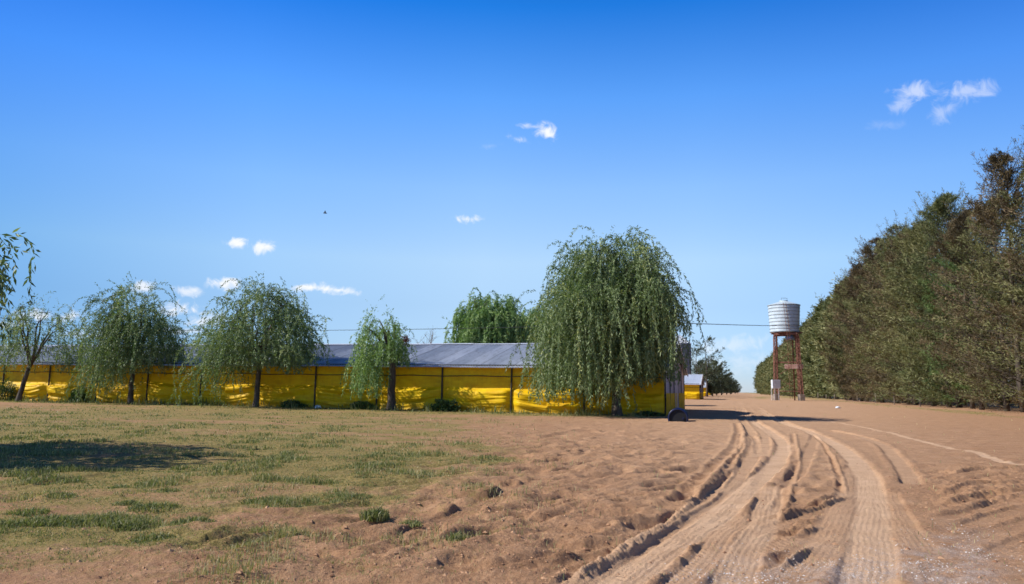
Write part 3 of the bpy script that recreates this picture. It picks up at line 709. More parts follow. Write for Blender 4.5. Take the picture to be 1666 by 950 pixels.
EAVE = ZAT(870, 597.5, SHED_C.y + 0.0 + .22 * 9)   # refined below
def along(px):   # local x of the shed front plane seen at pixel column px
    k = (px - W0 / 2) / FPX
    return -(SHED_C.x - k * SHED_C.y) / (CR + k * SR)
xa = along(870); Ya = SHED_C.y - xa * SR
EAVE = ZAT(870, 598, Ya - .43)
WID = 15.5
Yr = Ya + WID / 2 * CR
RIDGE = ZAT(870, 558.5, Yr)
print('shed', SHED_C, 'eave', EAVE, 'ridge', RIDGE, 'post px', along(835), along(723), along(620), along(518))
POST0 = along(835)
def make_shed(label, roofmat, L=76.0, detail=True):
    s = empty('poultry_shed', (SHED_C.x, SHED_C.y, 0), PHI, label=label, cat='shed', group='long sheds in a row beside the dirt road')
    ov = .55; sl = (RIDGE - EAVE) / (WID / 2 + ov)
    corrugated(-L, .28, -ov, EAVE, WID / 2, RIDGE, 'roof_slope', roofmat, s)
    corrugated(-L, .28, WID + ov, EAVE, WID / 2, RIDGE, 'roof_slope', roofmat, s)
    rc = MB()
    for i in range(int(L // 3) + 1):
        xa_ = -L + i * 3; xb_ = min(xa_ + 3.0, .34)
        if xb_ <= xa_: break
        z = RIDGE + .05 + random.uniform(-.012, .012)
        for sg in (-1, 1):
            b0 = len(rc.V)
            for (x, yy, zz) in ((xa_, 0, z), (xb_ - .004, 0, z), (xb_ - .004, sg * .32, z - .32 * sl - .01), (xa_, sg * .32, z - .32 * sl - .01)):
                rc.V.append(Vector((x, WID / 2 + yy, zz)))
            rc.F.append([b0, b0 + 1, b0 + 2, b0 + 3] if sg < 0 else [b0 + 3, b0 + 2, b0 + 1, b0])
    rc.build('ridge_cap', M['ridge'], s)
    # curtains, front and back
    curtain_mesh(-L, 0, .02, EAVE + .05, 0, 'curtain', M['tarp'], s)
    curtain_mesh(-L, 0, .02, EAVE + .05, 0, 'curtain', M['tarp'], s, dx=.5, dz=.3, bulge=False, sgn=1, y=WID)
    # eave beam, middle rail
    MB().box((-L / 2, -.02, EAVE + .10), (L, .09, .12)).build('eave_beam', M['darkpost'], s)
    rl = MB(); xs = np.arange(-L, .01, 1.0)
    rl.tube([(x, -.10, EAVE - .47 + .02 * math.sin(x * 1.7)) for x in xs], .022, 6)
    rl.build('curtain_rope', M['darkpost'], s)
    x = POST0; xs_ = []
    while x < -.3: x += 3.97
    x -= 3.97
    while x > -L:
        xs_.append(x); x -= 3.97
    for x in xs_:
        MB().tube([(x, -.14, -.3), (x + random.uniform(-.03, .03), -.13, EAVE + .06)], .052, 7).build('post', M['darkpost'], s)
    # end wall facing the road : sheet panels with battens, yellow skirt
    zb = lambda yy: EAVE + .08 + (RIDGE - EAVE - .1) * (1 - abs(yy - WID / 2) / (WID / 2))
    for xw, sg in ((0.0, 1), (-L, -1)):
        wv = MB(); nst = 16
        for i in range(nst):
            y0 = WID * i / nst + .004; y1 = WID * (i + 1) / nst - .004
            dx = random.uniform(-.012, .012) + sg * .02; b0 = len(wv.V)
            for (yy, zz) in ((y0, .9), (y1, .9), (y1, zb(y1)), (y0, zb(y0))):
                wv.V.append(Vector((xw + dx, yy, zz)))
            for (yy, zz) in ((y0, .9), (y1, .9), (y1, zb(y1)), (y0, zb(y0))):
                wv.V.append(Vector((xw + dx - sg * .03, yy, zz)))
            f = [b0, b0 + 1, b0 + 2, b0 + 3]; k = [q + 4 for q in f][::-1]
            wv.F.append(f if sg > 0 else f[::-1]); wv.F.append(k if sg > 0 else k[::-1])
        wv.build('end_wall', M['endwall'], s)
        if sg > 0:
            tp = MB(); ys = np.linspace(0, WID, 90); zs = np.linspace(.02, 1.15, 14); b0 = 0
            for z in zs:
                for yy in ys:
                    tp.V.append(Vector((.06 + .05 * float(fbm(np.array([yy * 1.1]), np.array([z * 1.2]), 3, 3)[0]) + .03 * math.sin(yy * 7 + z * 2) * .5, yy, z)))
            for a in range(13):
                for c in range(89):
                    q = a * 90 + c; tp.F.append([q, q + 1, q + 91, q + 90])
            tp.build('end_skirt', M['tarp'], s, smooth=True)
            for yy in (0.05, 3.1, 5.9, 9.6, 12.4, WID - .05):
                MB().box((.06, yy, (zb(yy) + .1) / 2), (.05, .08, zb(yy) - .1)).build('batten', M['darkpost'], s)
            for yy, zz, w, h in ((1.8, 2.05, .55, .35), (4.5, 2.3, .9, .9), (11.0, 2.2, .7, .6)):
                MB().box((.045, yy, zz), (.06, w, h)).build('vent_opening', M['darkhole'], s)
            MB().box((.05, 7.75, 1.45), (.07, 3.0, 2.7)).build('door', M['endwall'], s)
            rk = MB()
            for sg2 in (0, 1):
                rk.bar((.30, -ov if not sg2 else WID + ov, EAVE - .02), (.30, WID / 2, RIDGE - .02), .04, .16)
            rk.build('rake_board', M['whitewood'], s)
    MB().box((-L / 2, .10, .05), (L - .1, .14, .3)).build('base_kerb', simple('concrete_kerb', (.2, .18, .16, 1), (.34, .31, .28, 1), 3, .9), s)
    return s
shed = make_shed('nearest long shed with yellow tarpaulin side and dull grey sheet roof behind the willows', M['roof'])
def move_shed(o, corner, label, scale=None):
    o.location = (corner.x, corner.y, 0); o['label'] = label
    return o
M['roof_light'] = roof_mat('pale_roof_sheet', srgb(176, 186, 204), srgb(214, 220, 232), srgb(150, 156, 172))
def recolor_roof(root, mat):
    done = {}
    for c in root.children:
        if c.name.startswith('roof_slope'):
            c.data = c.data.copy(); c.data.materials.clear(); c.data.materials.append(mat)
s2 = copy_tree(shed); recolor_roof(s2, M['roof_light'])
move_shed(s2, G(1138, 650), 'second shed up the road with pale roof and bright yellow end of its side wall')
s3 = copy_tree(s2); move_shed(s3, G(1149, 645.2), 'third shed up the road, a narrow strip of pale roof and yellow wall')
s4 = copy_tree(s2); move_shed(s4, G(1156, 642.8), 'fourth and farthest shed up the road, dark end wall under a tiny pale roof')
s5 = copy_tree(shed)
pR = Vector((PX(1478, 150), 150, 0)) + Vector((CR, -SR, 0)) * 76
move_shed(s5, pR, 'shed with yellow side wall glimpsed between the trunks behind the dark tree row')

# ------------------------------------------------------------------ trees
def leaf_mesh(name, P, Dv, L, Wd, tint, mat, parent, flat=None):
    """diamond leaves: P base, Dv direction (unit), length, width"""
    n = len(P)
    rnd = rng.normal(size=(n, 3)); side = np.cross(Dv, rnd); side /= np.linalg.norm(side, axis=1)[:, None] + 1e-9
    nrm = np.cross(Dv, side)
    L = L[:, None]; Wd = Wd[:, None] / 2
    v0 = P; v1 = P + Dv * L * .45 + side * Wd; v2 = P + Dv * L - nrm * L * .06; v3 = P + Dv * L * .45 - side * Wd
    V = np.stack([v0, v1, v2, v3], 1).reshape(-1, 3)
    F = (np.arange(n)[:, None] * 4 + np.array([[0, 1, 2, 3]]))
    return np_mesh(name, V, F, mat, parent, attrs={'tint': ('FACE', tint)})
def branch_path(p, d, L, n, wob, lift):
    pts = [Vector(p)]; d = Vector(d).normalized()
    for i in range(n):
        d = (d + Vector((random.gauss(0, wob), random.gauss(0, wob), random.gauss(0, wob) + lift))).normalized()
        pts.append(pts[-1] + d * (L / n))
    return pts
def make_willow(base, label, R0, ztop, zfork, cx=0, cy=0, nstr=600, zlow=lambda x, y: .8, droop=1.0, upright=40, trunk_r=.16,
                lean=0, mat='willow', density=1.0, group='willow trees in front of the yellow shed', cat='tree', dead=False, inner=.0, lsc=1.0, nlimb=7, name='willow_tree', grav=.26, longf=.4, domep=2.6, lowf=.85):
    t = empty(name, base, 0, label=label, cat=cat, group=group)
    tr = MB(); n = 7; top = Vector((lean, 0, zfork))
    pts = [Vector((lean * (i / n) ** 1.3 + random.uniform(-.025, .025), random.uniform(-.025, .025), -.25 + (zfork + .25) * i / n)) for i in range(n + 1)]
    rr_ = [trunk_r * (1.5 if i == 0 else 1.15 if i == 1 else 1 - .25 * i / n) for i in range(n + 1)]
    tr.tube(pts, rr_, 10)
    nodes = []
    for k in range(nlimb):
        a = 2 * math.pi * k / nlimb + random.uniform(-.3, .3); el = random.uniform(.7, 1.5)
        tgt = Vector((cx + R0 * .55 * math.cos(a), cy + R0 * .55 * math.sin(a), zfork + (ztop - zfork) * random.uniform(.5, .9)))
        st = pts[-1] - Vector((0, 0, random.uniform(0, .25) * zfork * .3)); pa = [st]
        m_ = 6
        for i in range(1, m_ + 1):
            f = i / m_; q = st.lerp(tgt, f); q.z += .18 * (ztop - zfork) * math.sin(f * math.pi) * .5
            q += Vector((random.gauss(0, .06), random.gauss(0, .06), random.gauss(0, .05))) * R0 * .4; pa.append(q)
        r0 = trunk_r * .6
        tr.tube(pa, [r0 * (1 - .9 * i / m_) for i in range(m_ + 1)], 7)
        nodes += pa[1:]
    nodes = np.array([tuple(q) for q in nodes])
    zb = zfork * .95; ht = ztop - zb
    ncl = max(14, nstr // 9); C_ = []
    while len(C_) < ncl:
        rho = math.sqrt(random.random()) * .93; a = random.uniform(0, 2 * math.pi)
        dome = zb + ht * (1 - rho ** domep) ** .55
        z = zb * lowf + (dome - zb * lowf) * random.random() ** .62
        k = .72 + .58 * float(vnoise(np.array([a * 1.7 + R0]), np.array([z * 1.0]), 3)[0])
        p = np.array([cx + R0 * rho * math.cos(a) * k, cy + R0 * rho * math.sin(a) * k, z - random.random() ** 3 * .3 * ht])
        if p[2] < zb * lowf * .95: continue
        C_.append(p)
        j = np.argmin(((nodes - p) ** 2).sum(1)); q = Vector(nodes[j]); pv = Vector(p)
        tr.tube([q, q.lerp(pv, .5) + Vector((0, 0, .12 * (pv - q).length)), pv], [.022, .014, .006], 4, cap=False)
    C_ = np.array(C_)
    idx = rng.integers(0, ncl, nstr); p = C_[idx] + rng.normal(0, 1, (nstr, 3)) * np.array([.17, .17, .15]) * math.sqrt(R0)
    upi = rng.integers(0, ncl, upright); hi = np.argsort(-C_[:, 2])[:max(6, ncl // 2)]; upi = hi[upi % len(hi)]
    pu = C_[upi] + rng.normal(0, .2, (upright, 3)); p = np.concatenate([p, pu]); n_ = len(p)
    isup = np.arange(n_) >= nstr
    rv = p - np.array([cx, cy, 0]); rv[:, 2] = 0; rv /= np.linalg.norm(rv, axis=1)[:, None] + 1e-6
    d = rv * rng.uniform(.1, .9, n_)[:, None] + rng.normal(0, .42, (n_, 3)); d[:, 2] += np.where(isup, 2.0, rng.uniform(-.2, 1.1, n_))
    d /= np.linalg.norm(d, axis=1)[:, None]
    Ls = np.where(isup, rng.uniform(.5, 1.2, n_), rng.uniform(.45, 1.9, n_) * droop)
    Ls = np.where(~isup & (rng.uniform(0, 1, n_) < longf), 4.5 * droop, Ls)
    zl = np.array([zlow(a_[0], a_[1]) for a_ in p]) + rng.uniform(-.3, .4, n_)
    g_ = np.where(isup, .02, grav * rng.uniform(.6, 1.4, n_)); dens = np.where(isup, .4, density)
    tcl = rng.normal(.5, .14, ncl); tn = np.concatenate([tcl[idx], tcl[upi]]) + rng.normal(0, .10, n_)
    sway = rng.normal(0, .02, (n_, 2)); step = .07; st = np.zeros(n_); P = []; Dd = []; LL = []; TT = []
    for it in range(int(4.5 * droop / step)):
        act = (st < Ls) & (p[:, 2] > zl)
        if not act.any(): break
        d[:, :2] += sway; d[:, 2] -= g_; d /= np.linalg.norm(d, axis=1)[:, None]
        p = p + d * step * act[:, None]; st += step
        for _ in range(2):
            m_ = act & (rng.uniform(0, 1, n_) < dens); k_ = int(m_.sum())
            ld = d[m_] * .8 + rng.normal(0, .5, (k_, 3)); ld[:, 2] -= .25; ld /= np.linalg.norm(ld, axis=1)[:, None]
            P.append(p[m_] + rng.normal(0, .025, (k_, 3))); Dd.append(ld); LL.append(rng.uniform(.11, .21, k_) * lsc); TT.append(tn[m_] + rng.normal(0, .13, k_))
    P = np.concatenate(P); Dd = np.concatenate(Dd); LL = np.concatenate(LL); TT = np.clip(np.concatenate(TT), 0, 1)
    tr.build('trunk', M['bark'], t, smooth=True)
    leaf_mesh('crown', P, Dd, LL, LL * .27, TT, M[mat], t)
    if dead:
        n_ = 260; Pd = np.array([R0 * .5, -.2, ztop * .72])[None] + rng.normal(0, .11, (n_, 3)); dd = rng.normal(0, 1, (n_, 3)); dd /= np.linalg.norm(dd, axis=1)[:, None]
        leaf_mesh('dead_twigs', Pd, dd, rng.uniform(.12, .25, n_), np.full(n_, .03), rng.uniform(0, 1, n_), M['dead_leaf'], t)
    print(label[:30], 'leaves', len(P))
    return t
def gp(px, py, Y=None):
    g = G(px, py) if Y is None else Vector((PX(px, Y), Y, 0))
    return Vector((g.x, g.y, min(GZ(g.x, g.y), .05)))
# trunk bases: distance taken from the shed plane minus an offset, so they stand in front of it
def near_shed(px, off):
    x = along(px); Yp = SHED_C.y - x * SR - off
    return Vector((PX(px, Yp), Yp, 0.0))
def top_z(px, py, Y): return ZAT(px, py, Y)
# T5 biggest, at the shed corner
b5 = near_shed(1004, 1.9); z5 = top_z(1000, 392, b5.y); m5 = b5.y / FPX
print('T5', b5, z5)
make_willow(b5, 'largest weeping willow, its curtain of branches hanging over the road end of the near shed', 101 * m5, z5, 2.7, cx=-8 * m5, nstr=3000,
            zlow=lambda x, y: (1.15 if x < -1.5 else .95 if x < -.4 else 1.6 if x < .5 else 2.2 if x < 1.8 else 2.7 if x < 2.3 else 4.2) + .3 * math.sin(x * 3.1), droop=1.25, upright=130, trunk_r=.24, lean=-.15, nlimb=11, grav=.15, longf=.24, domep=3.4, lowf=.8)
b4 = near_shed(637, 1.3); z4 = top_z(625, 508, b4.y); m4 = b4.y / FPX
make_willow(b4, 'small pollarded willow with thick bare trunk and leaves hanging mostly to its left side', 42 * m4, z4, 2.75, cx=-20 * m4, nstr=420,
            zlow=lambda x, y: 1.0 if x < -.7 else 2.7, droop=.85, upright=26, trunk_r=.24, dead=True, mat='willow_bright')
b3 = near_shed(417, 1.6); z3 = top_z(420, 462, b3.y); m3 = b3.y / FPX
make_willow(b3, 'wide green willow in the middle of the row, left branches touching the ground', 78 * m3, z3, 2.3, cx=2 * m3, nstr=1250,
            zlow=lambda x, y: .15 if x < -2.0 else 1.1 if x < -1.2 else 2.3, droop=1.15, upright=110, trunk_r=.17, lean=.1, grav=.12, longf=.16)
b2 = near_shed(213, 1.5); z2 = top_z(205, 470, b2.y); m2 = b2.y / FPX
make_willow(b2, 'dark green willow second from the left end, low branches hiding the shed wall', 62 * m2, z2, 2.3, cx=-4 * m2, nstr=1050,
            zlow=lambda x, y: .25 if x < -1.2 else 1.1 if x < -.3 else 2.1, droop=1.1, upright=120, trunk_r=.17, grav=.12, longf=.18)
b1 = near_shed(30, 2.2); z1 = top_z(55, 478, b1.y); m1 = b1.y / FPX
make_willow(b1, 'sparse willow with slim leaning trunk at the left end of the row', 64 * m1, z1, 2.3, cx=24 * m1, nstr=420,
            zlow=lambda x, y: 2.1, droop=.6, upright=70, trunk_r=.16, lean=.55, density=.8)
b0 = Vector((-12.35, 11.7, 0.0))
make_willow(b0, 'near willow cut off by the left edge, a few hanging sprays in view', 2.9, 5.2, 2.0, nstr=1500, zlow=lambda x, y: 1.7 if x < 1.7 else 3.1, droop=.9, upright=16, trunk_r=.2, group='willow trees on the left field')
tW = make_willow(Vector((PX(796, 66), 66, 0)), 'round bushy willow rising behind the near shed roof, left of its twin', 57 * 66 / FPX, top_z(800, 470, 66), 4.0, nstr=1500,
            zlow=lambda x, y: 3.2, droop=1.1, upright=30, trunk_r=.25, mat='willow_bright', lsc=1.7, group='willows behind the near shed')
c = copy_tree(tW); c.location = (PX(872, 70), 70, 0); c.scale = (.95, .95, .93); c.rotation_euler.z = 2.1
c['label'] = 'lower twin willow behind the near shed roof, half hidden by the largest willow'
tH = copy_tree(tW); tH.location = (12.6, 68, 0); tH.scale = (.6, .6, .52); tH.rotation_euler.z = 1
tH['label'] = 'low willow hidden behind the near shed, its shadow crossing the road'

# bare and far trees
def make_tree(name, label, Hh, R0, nbr, ncard, mat, z0=.8, card=.4, cw=.16, prof='cone', trunk=.18, group=None, droop=.2, twigs=True, cat='tree', gap=.33):
    t = empty(name, (0, 0, 0), 0, label=label, cat=cat, group=group)
    tr = MB(); n = 8
    pts = [Vector((random.gauss(0, .08), random.gauss(0, .08), -.3 + (Hh * .93) * i / n)) for i in range(n + 1)]
    tr.tube(pts, [trunk * (1 - .88 * i / n) for i in range(n + 1)], 8)
    P = []; Dd = []; TT = []; LL = []
    seed = random.randint(0, 999)
    for i in range(nbr):
        f = random.random() ** (.85); z = z0 + (Hh - z0) * f
        if prof == 'cone': rr = R0 * min(1, (.8 + .9 * f)) * (1 - f ** 3.4) ** .7
        elif prof == 'round': rr = R0 * math.sqrt(max(0, 1 - (2 * f - 1) ** 2)) 
        else: rr = R0 * (.4 + .8 * math.sin(f * math.pi * .9))
        a = random.uniform(0, 2 * math.pi)
        if float(vnoise(np.array([a * 2.2 + seed]), np.array([z * .42 + seed]), seed)[0]) < gap: continue
        rr *= .55 + .8 * float(vnoise(np.array([a * 3 + seed + 40]), np.array([z * .9]), seed + 1)[0])
        elv = random.uniform(.25, .8) + .5 * f
        st = np.array([0, 0, max(.4, z - rr * math.tan(elv) * .45)])
        en = np.array([rr * math.cos(a), rr * math.sin(a), z])
        if twigs and i % 2 == 0:
            md = Vector(st).lerp(Vector(en), .5) + Vector((0, 0, -.05 * rr)); k = min(.05, trunk * .3)
            tr.tube([Vector(st), md, Vector(en)], [k, k * .6, .008], 4, cap=False)
        tn = random.gauss(.45, .24)
        m_ = ncard // max(nbr, 1)
        ff = 1 - .75 * rng.uniform(0, 1, m_) ** 1.6
        Pp = st[None] + (en - st)[None] * ff[:, None]
        Pp = Pp + rng.normal(0, 1, (m_, 3)) * (.10 + .055 * rr * (1.2 - ff))[:, None]
        od = (en - st) / (np.linalg.norm(en - st) + 1e-6)
        dd = od[None] * .8 + rng.normal(0, .55, (m_, 3)) + np.array([0, 0, .25 - droop])
        dd /= np.linalg.norm(dd, axis=1)[:, None]
        P.append(Pp); Dd.append(dd); LL.append(rng.uniform(.55, 1.2, m_) * card); TT.append(np.clip(tn + rng.normal(0, .12, m_), 0, 1))
    if prof == 'cone':
        for _ in range(26):
            a = random.uniform(0, 6.28); f = random.uniform(.45, 1); zb_ = Hh * (.62 + .36 * f); rr = R0 * (1 - f) * .9
            st = np.array([rr * .5 * math.cos(a), rr * .5 * math.sin(a), zb_ * .9]); L_ = random.uniform(1.2, 2.6)
            dv = np.array([math.cos(a) * .55, math.sin(a) * .55, 1.0]); dv /= np.linalg.norm(dv); en = st + dv * (L_ + .1 * zb_)
            tr.tube([Vector(st), Vector(en)], [.03, .006], 4, cap=False)
            m_ = int(ncard / 600); ff = rng.uniform(.15, 1, m_); Pp = st + (en - st) * ff[:, None] + rng.normal(0, 1, (m_, 3)) * (.28 * (1.15 - ff))[:, None]
            dd = dv * .7 + rng.normal(0, .5, (m_, 3)); dd /= np.linalg.norm(dd, axis=1)[:, None]
            P.append(Pp); Dd.append(dd); LL.append(rng.uniform(.4, .9, m_) * card); TT.append(np.clip(rng.normal(.5, .15, m_), 0, 1))
    P = np.concatenate(P); Dd = np.concatenate(Dd); LL = np.concatenate(LL); TT = np.concatenate(TT)
    ok = P[:, 2] > .15; P, Dd, LL, TT = P[ok], Dd[ok], LL[ok], TT[ok]
    tr.build('trunk', M['bark'], t, smooth=True)
    leaf_mesh('crown', P, Dd, LL, LL * cw, TT, M[mat], t)
    return t
GRP = 'tall dark trees lining the right side of the road'
mats = ['cas_brown', 'cas_olive', 'cas_green', 'cas_bright', 'cas_olive', 'cas_brown']
protos = []
for i, mm in enumerate(mats):
    p = make_tree('casuarina_tree', 'x', 21.0 + random.uniform(-1, 1), 5.0 + random.uniform(-.4, .5), 430, 47000, mm, z0=(.7, 1.3, .6, .6, 1.0, .7)[i], card=.40, cw=.16, trunk=.27, group=GRP, gap=.46)
    protos.append(p)
lows = []
for i, mm in enumerate(['cas_olive', 'cas_green', 'cas_olive']):
    p = make_tree('casuarina_tree', 'x', 21.5 + random.uniform(-1.5, 1.5), 4.4, 300, 9000, mm, z0=.8, card=.95, cw=.24, trunk=.3, group=GRP, gap=.25, twigs=False)
    lows.append(p)
DT = 22.2
def road_pt(t_, d): return Vector((SR * t_ + CR * d, CR * t_ - SR * d, 0))
t_ = 37.0; i = 0; used = set()
toneword = {'cas_brown': 'rust brown', 'cas_olive': 'olive green', 'cas_green': 'dark green', 'cas_bright': 'fresh green'}
order = [0, 5, 0, 2, 5, 1, 0, 4, 5, 3, 2, 1, 4, 0, 2, 1]
tall_words = ['tall', 'broad', 'ragged', 'leaning', 'full', 'narrow']
near_n = 0
while t_ < 640:
    near = t_ < 150
    k = order[i % len(order)] if near else (i * 7 + i // 3) % 3
    src = protos[k] if near else lows[k]
    key = (near, k)
    o = src if key not in used else copy_tree(src); used.add(key)
    p = road_pt(t_, DT + random.uniform(-.8, .8) + (0 if near else .3))
    o.location = (p.x, p.y, min(0.0, GZ(p.x, p.y)))
    sc = (random.uniform(.80, 1.0) if t_ < 85 else random.uniform(1.02, 1.18)) if near else random.uniform(.92, 1.12)
    o.scale = (sc * random.uniform(.95, 1.1),) * 2 + (sc,)
    o.rotation_euler.z = random.uniform(0, 6.28)
    tone = toneword[mats[k]] if near else 'olive green'
    if near:
        pxx, pyy, _d = proj(np.array([p.x]), np.array([p.y]), np.array([0.]))
        near_n += 1
        ordn = ['first', 'second', 'third', 'fourth', 'fifth', 'sixth', 'seventh', 'eighth', 'ninth', 'tenth', 'eleventh', 'twelfth', 'thirteenth', 'fourteenth',
                'fifteenth', 'sixteenth', 'seventeenth', 'eighteenth', 'nineteenth', 'twentieth', 'twenty-first', 'twenty-second', 'twenty-third', 'twenty-fourth', 'twenty-fifth', 'twenty-sixth', 'twenty-seventh', 'twenty-eighth']
        o['label'] = '%s feathery tree, %s in the front row counted from its near end' % (tone, ordn[near_n - 1])
    else:
        o['label'] = 'olive green tree in the far stretch of the right hand row'
    t_ += random.uniform(4.2, 5.6) if near else (random.uniform(5, 6.5) if t_ < 300 else random.uniform(7.5, 10))
    i += 1
# a second, thinner rank behind fills the gaps low down
for q, t2 in enumerate(np.arange(45, 150, 7.5)):
    o = copy_tree(protos[[2, 1, 4][q % 3]]); p = road_pt(t2, DT + 6.5 + random.uniform(-1, 1))
    o.location = (p.x, p.y, 0); o.scale = (.85, .85, random.uniform(.7, .85)); o.rotation_euler.z = random.uniform(0, 6.28)
    o['label'] = 'dark tree of the rear rank, standing behind the front row of tall trees'; o['group'] = 'rear rank of trees behind the tall row'

# far trees left of the road
fp = make_tree('eucalyptus_tree', 'tall thin-leaved tree standing behind the sheds beside the silo', 16, 5.5, 90, 2600, 'far_leaf', z0=4, card=.8, cw=.25, prof='round', trunk=.3, group='trees beyond the sheds', gap=.45)
fp.location = (PX(1150, 190), 190, 0); fp.scale = (.9, .9, .95)
fq = make_tree('round_tree', 'dense round tree beside the road beyond the sheds', 11, 4.5, 160, 7000, 'far_leaf', z0=1, card=.6, cw=.3, prof='round', trunk=.3, group='trees beyond the sheds', gap=.2)
fq.location = (PX(1159, 230), 230, 0)
far_list = [(fq, 1145, 205, .9, 'dark bushy tree right behind the second shed'), (fq, 1174, 300, 1.0, 'dense round tree farther along the left side of the road'),
            (fq, 1182, 380, .9, 'rounded tree left of the road near the vanishing point'), (fq, 1190, 480, .9, 'small dark tree left of the road at its far end'),
            (fq, 1196, 600, .9, 'hazy small tree closing the view at the end of the road'), (fp, 1134, 170, .7, 'thin-leaved tree showing between silo and pale shed roof'),
            (fq, 130, 95, .55, 'dark round tree behind the shed roof between the two leftmost willows'), (fq, 155, 100, .5, 'small round tree behind the shed roof, right of the darker one'),
            (fq, 1200, 760, .9, 'farthest tree seen at the vanishing point'), (fq, 1166, 262, .8, 'middling round tree in the line left of the road'),
            (fq, 1188, 430, .9, 'rounded tree just before the far end on the left of the road')]
for (src, px_, Y_, sc, lab) in far_list:
    o = copy_tree(src); o.location = (PX(px_, Y_), Y_, 0); o.scale = (sc,) * 3; o.rotation_euler.z = random.uniform(0, 6); o['label'] = lab
def bare_tree(px_, Y_, Hh, label, seed):
    random.seed(seed)
    t = empty('bare_tree', (PX(px_, Y_), Y_, 0), 0, label=label, cat='tree', group='bare trees behind the shed roof')
    tr = MB()
    def rec(p, d, L, r, dep):
        pa = branch_path(p, d, L, 4, .12, .04); tr.tube(pa, [r * (1 - .5 * k / 4) for k in range(5)], 4, cap=False)
        if dep == 0: return
        for _ in range(4):
            q = pa[random.randint(2, 4)]; nd = (Vector(d) + Vector((random.gauss(0, .6), random.gauss(0, .6), random.gauss(.1, .3)))).normalized()
            rec(q, nd, L * random.uniform(.5, .75), r * .5, dep - 1)
    rec(Vector((0, 0, -.2)), Vector((0, 0, 1)), Hh * .42, .16, 4)
    tr.build('trunk_and_branches', M['twig'], t)
    return t
bare_tree(686, 80, 8.0, 'bare grey tree behind the shed roof right of the pollarded willow', 3)
bare_tree(545, 84, 7.6, 'bare grey tree behind the shed roof between the wide and pollarded willows', 5)
random.seed(99)

# bushes in front of the shed
def bush(px_, off, r_, h_, label, n=2600):
    b = near_shed(px_, off); o = empty('weed_bush', (b.x, b.y, 0), 0, label=label, cat='bush', group='weedy bushes along the shed wall')
    u_ = rng.normal(0, 1, (n, 3)); u_[:, 2] = np.abs(u_[:, 2]); u_ /= np.linalg.norm(u_, axis=1)[:, None]
    rr = rng.uniform(.3, 1, n) ** .5; P = u_ * rr[:, None] * np.array([r_, r_ * .8, h_]) * (.6 + .6 * vnoise(u_[:, 0] * 3 + px_, u_[:, 2] * 3, 4))[:, None]
    D_ = u_ + rng.normal(0, .6, (n, 3)); D_ /= np.linalg.norm(D_, axis=1)[:, None]
    st = MB()
    for k in range(9):
        a = random.uniform(0, 6.28); st.tube([(0, 0, -.05), (r_ * .3 * math.cos(a), r_ * .3 * math.sin(a), h_ * .5), (r_ * .6 * math.cos(a), r_ * .6 * math.sin(a), h_ * .85)], [.015, .01, .004], 4, cap=False)
    st.build('stem', M['bark'], o)
    leaf_mesh('foliage', P, D_, rng.uniform(.07, .14, n), np.full(n, .04), rng.uniform(0, 1, n), M['weed'], o)
bush(722, 1.0, .85, .75, 'dark weedy bush against the yellow wall, right of the pollarded willow')
bush(590, .9, .9, .42, 'low dark bush in the shade left of the pollarded willow', 1600)
bush(478, .9, .8, .4, 'low weeds at the wall just right of the wide willow trunk', 1300)
bush(128, 1.0, .6, 1.0, 'upright dark bush at the wall left of the second willow', 2200)
bush(5, 1.2, .9, 1.5, 'tall dark bush at the left edge behind the leaning trunk', 3000)
bush(1055, .7, .9, .22, 'flat dark weeds beside the shed corner and the blue drum', 900)

# ------------------------------------------------------------------ silo
def silo(px0, Y0, r_, label):
    b = Vector((PX(px0, Y0), Y0, 0)); s = empty('grain_silo', b, 0, label=label, cat='silo')
    zt = ZAT(px0, 545, Y0); ze = ZAT(px0 + 10, 559.5, Y0)
    ms = simple('silo_steel', srgb(120, 126, 140), srgb(158, 164, 178), 2, .45, .6, .0)
    mr_ = simple('silo_roof_steel', srgb(200, 206, 214), srgb(232, 236, 240), 2, .4, .4, .0)
    pr = []; z = 0
    while z < ze: pr.append((r_ + (.03 if len(pr) % 2 else -.02), z)); z += .11
    pr.append((r_, ze)); MB().lathe(pr, 40).build('body', ms, s, smooth=True)
    rf = MB().lathe([(r_ + .18, ze - .05), (r_ + .16, ze + .02), (.35, zt - .15), (.35, zt), (0.01, zt + .05)], 40).build('roof', mr_, s)
    rb = MB()
    for k in range(20):
        a = 2 * math.pi * k / 20; rb.bar(((r_ + .15) * math.cos(a), (r_ + .15) * math.sin(a), ze + .06), (.4 * math.cos(a), .4 * math.sin(a), zt - .1), .05)
    rb.build('roof_ribs', mr_, rf)
    st = MB()
    for k in range(14):
        a = 2 * math.pi * k / 14; st.box(((r_ + .06) * math.cos(a), (r_ + .06) * math.sin(a), ze / 2), (.08, .08, ze - .2))
    st.build('stiffener', ms, s)
    ld = MB()
    for dx in (-.2, .2): ld.bar((dx - .4, -(r_ + .25), 0), (dx - .4, -(r_ + .25), ze), .04)
    for k in range(int(ze / .35)): ld.bar((-.6, -(r_ + .25), .2 + k * .35), (-.2, -(r_ + .25), .2 + k * .35), .025)
    ld.build('ladder', mr_, s)
silo(1106, 152, 2.35, 'grey steel grain silo with pale conical roof behind the second shed')

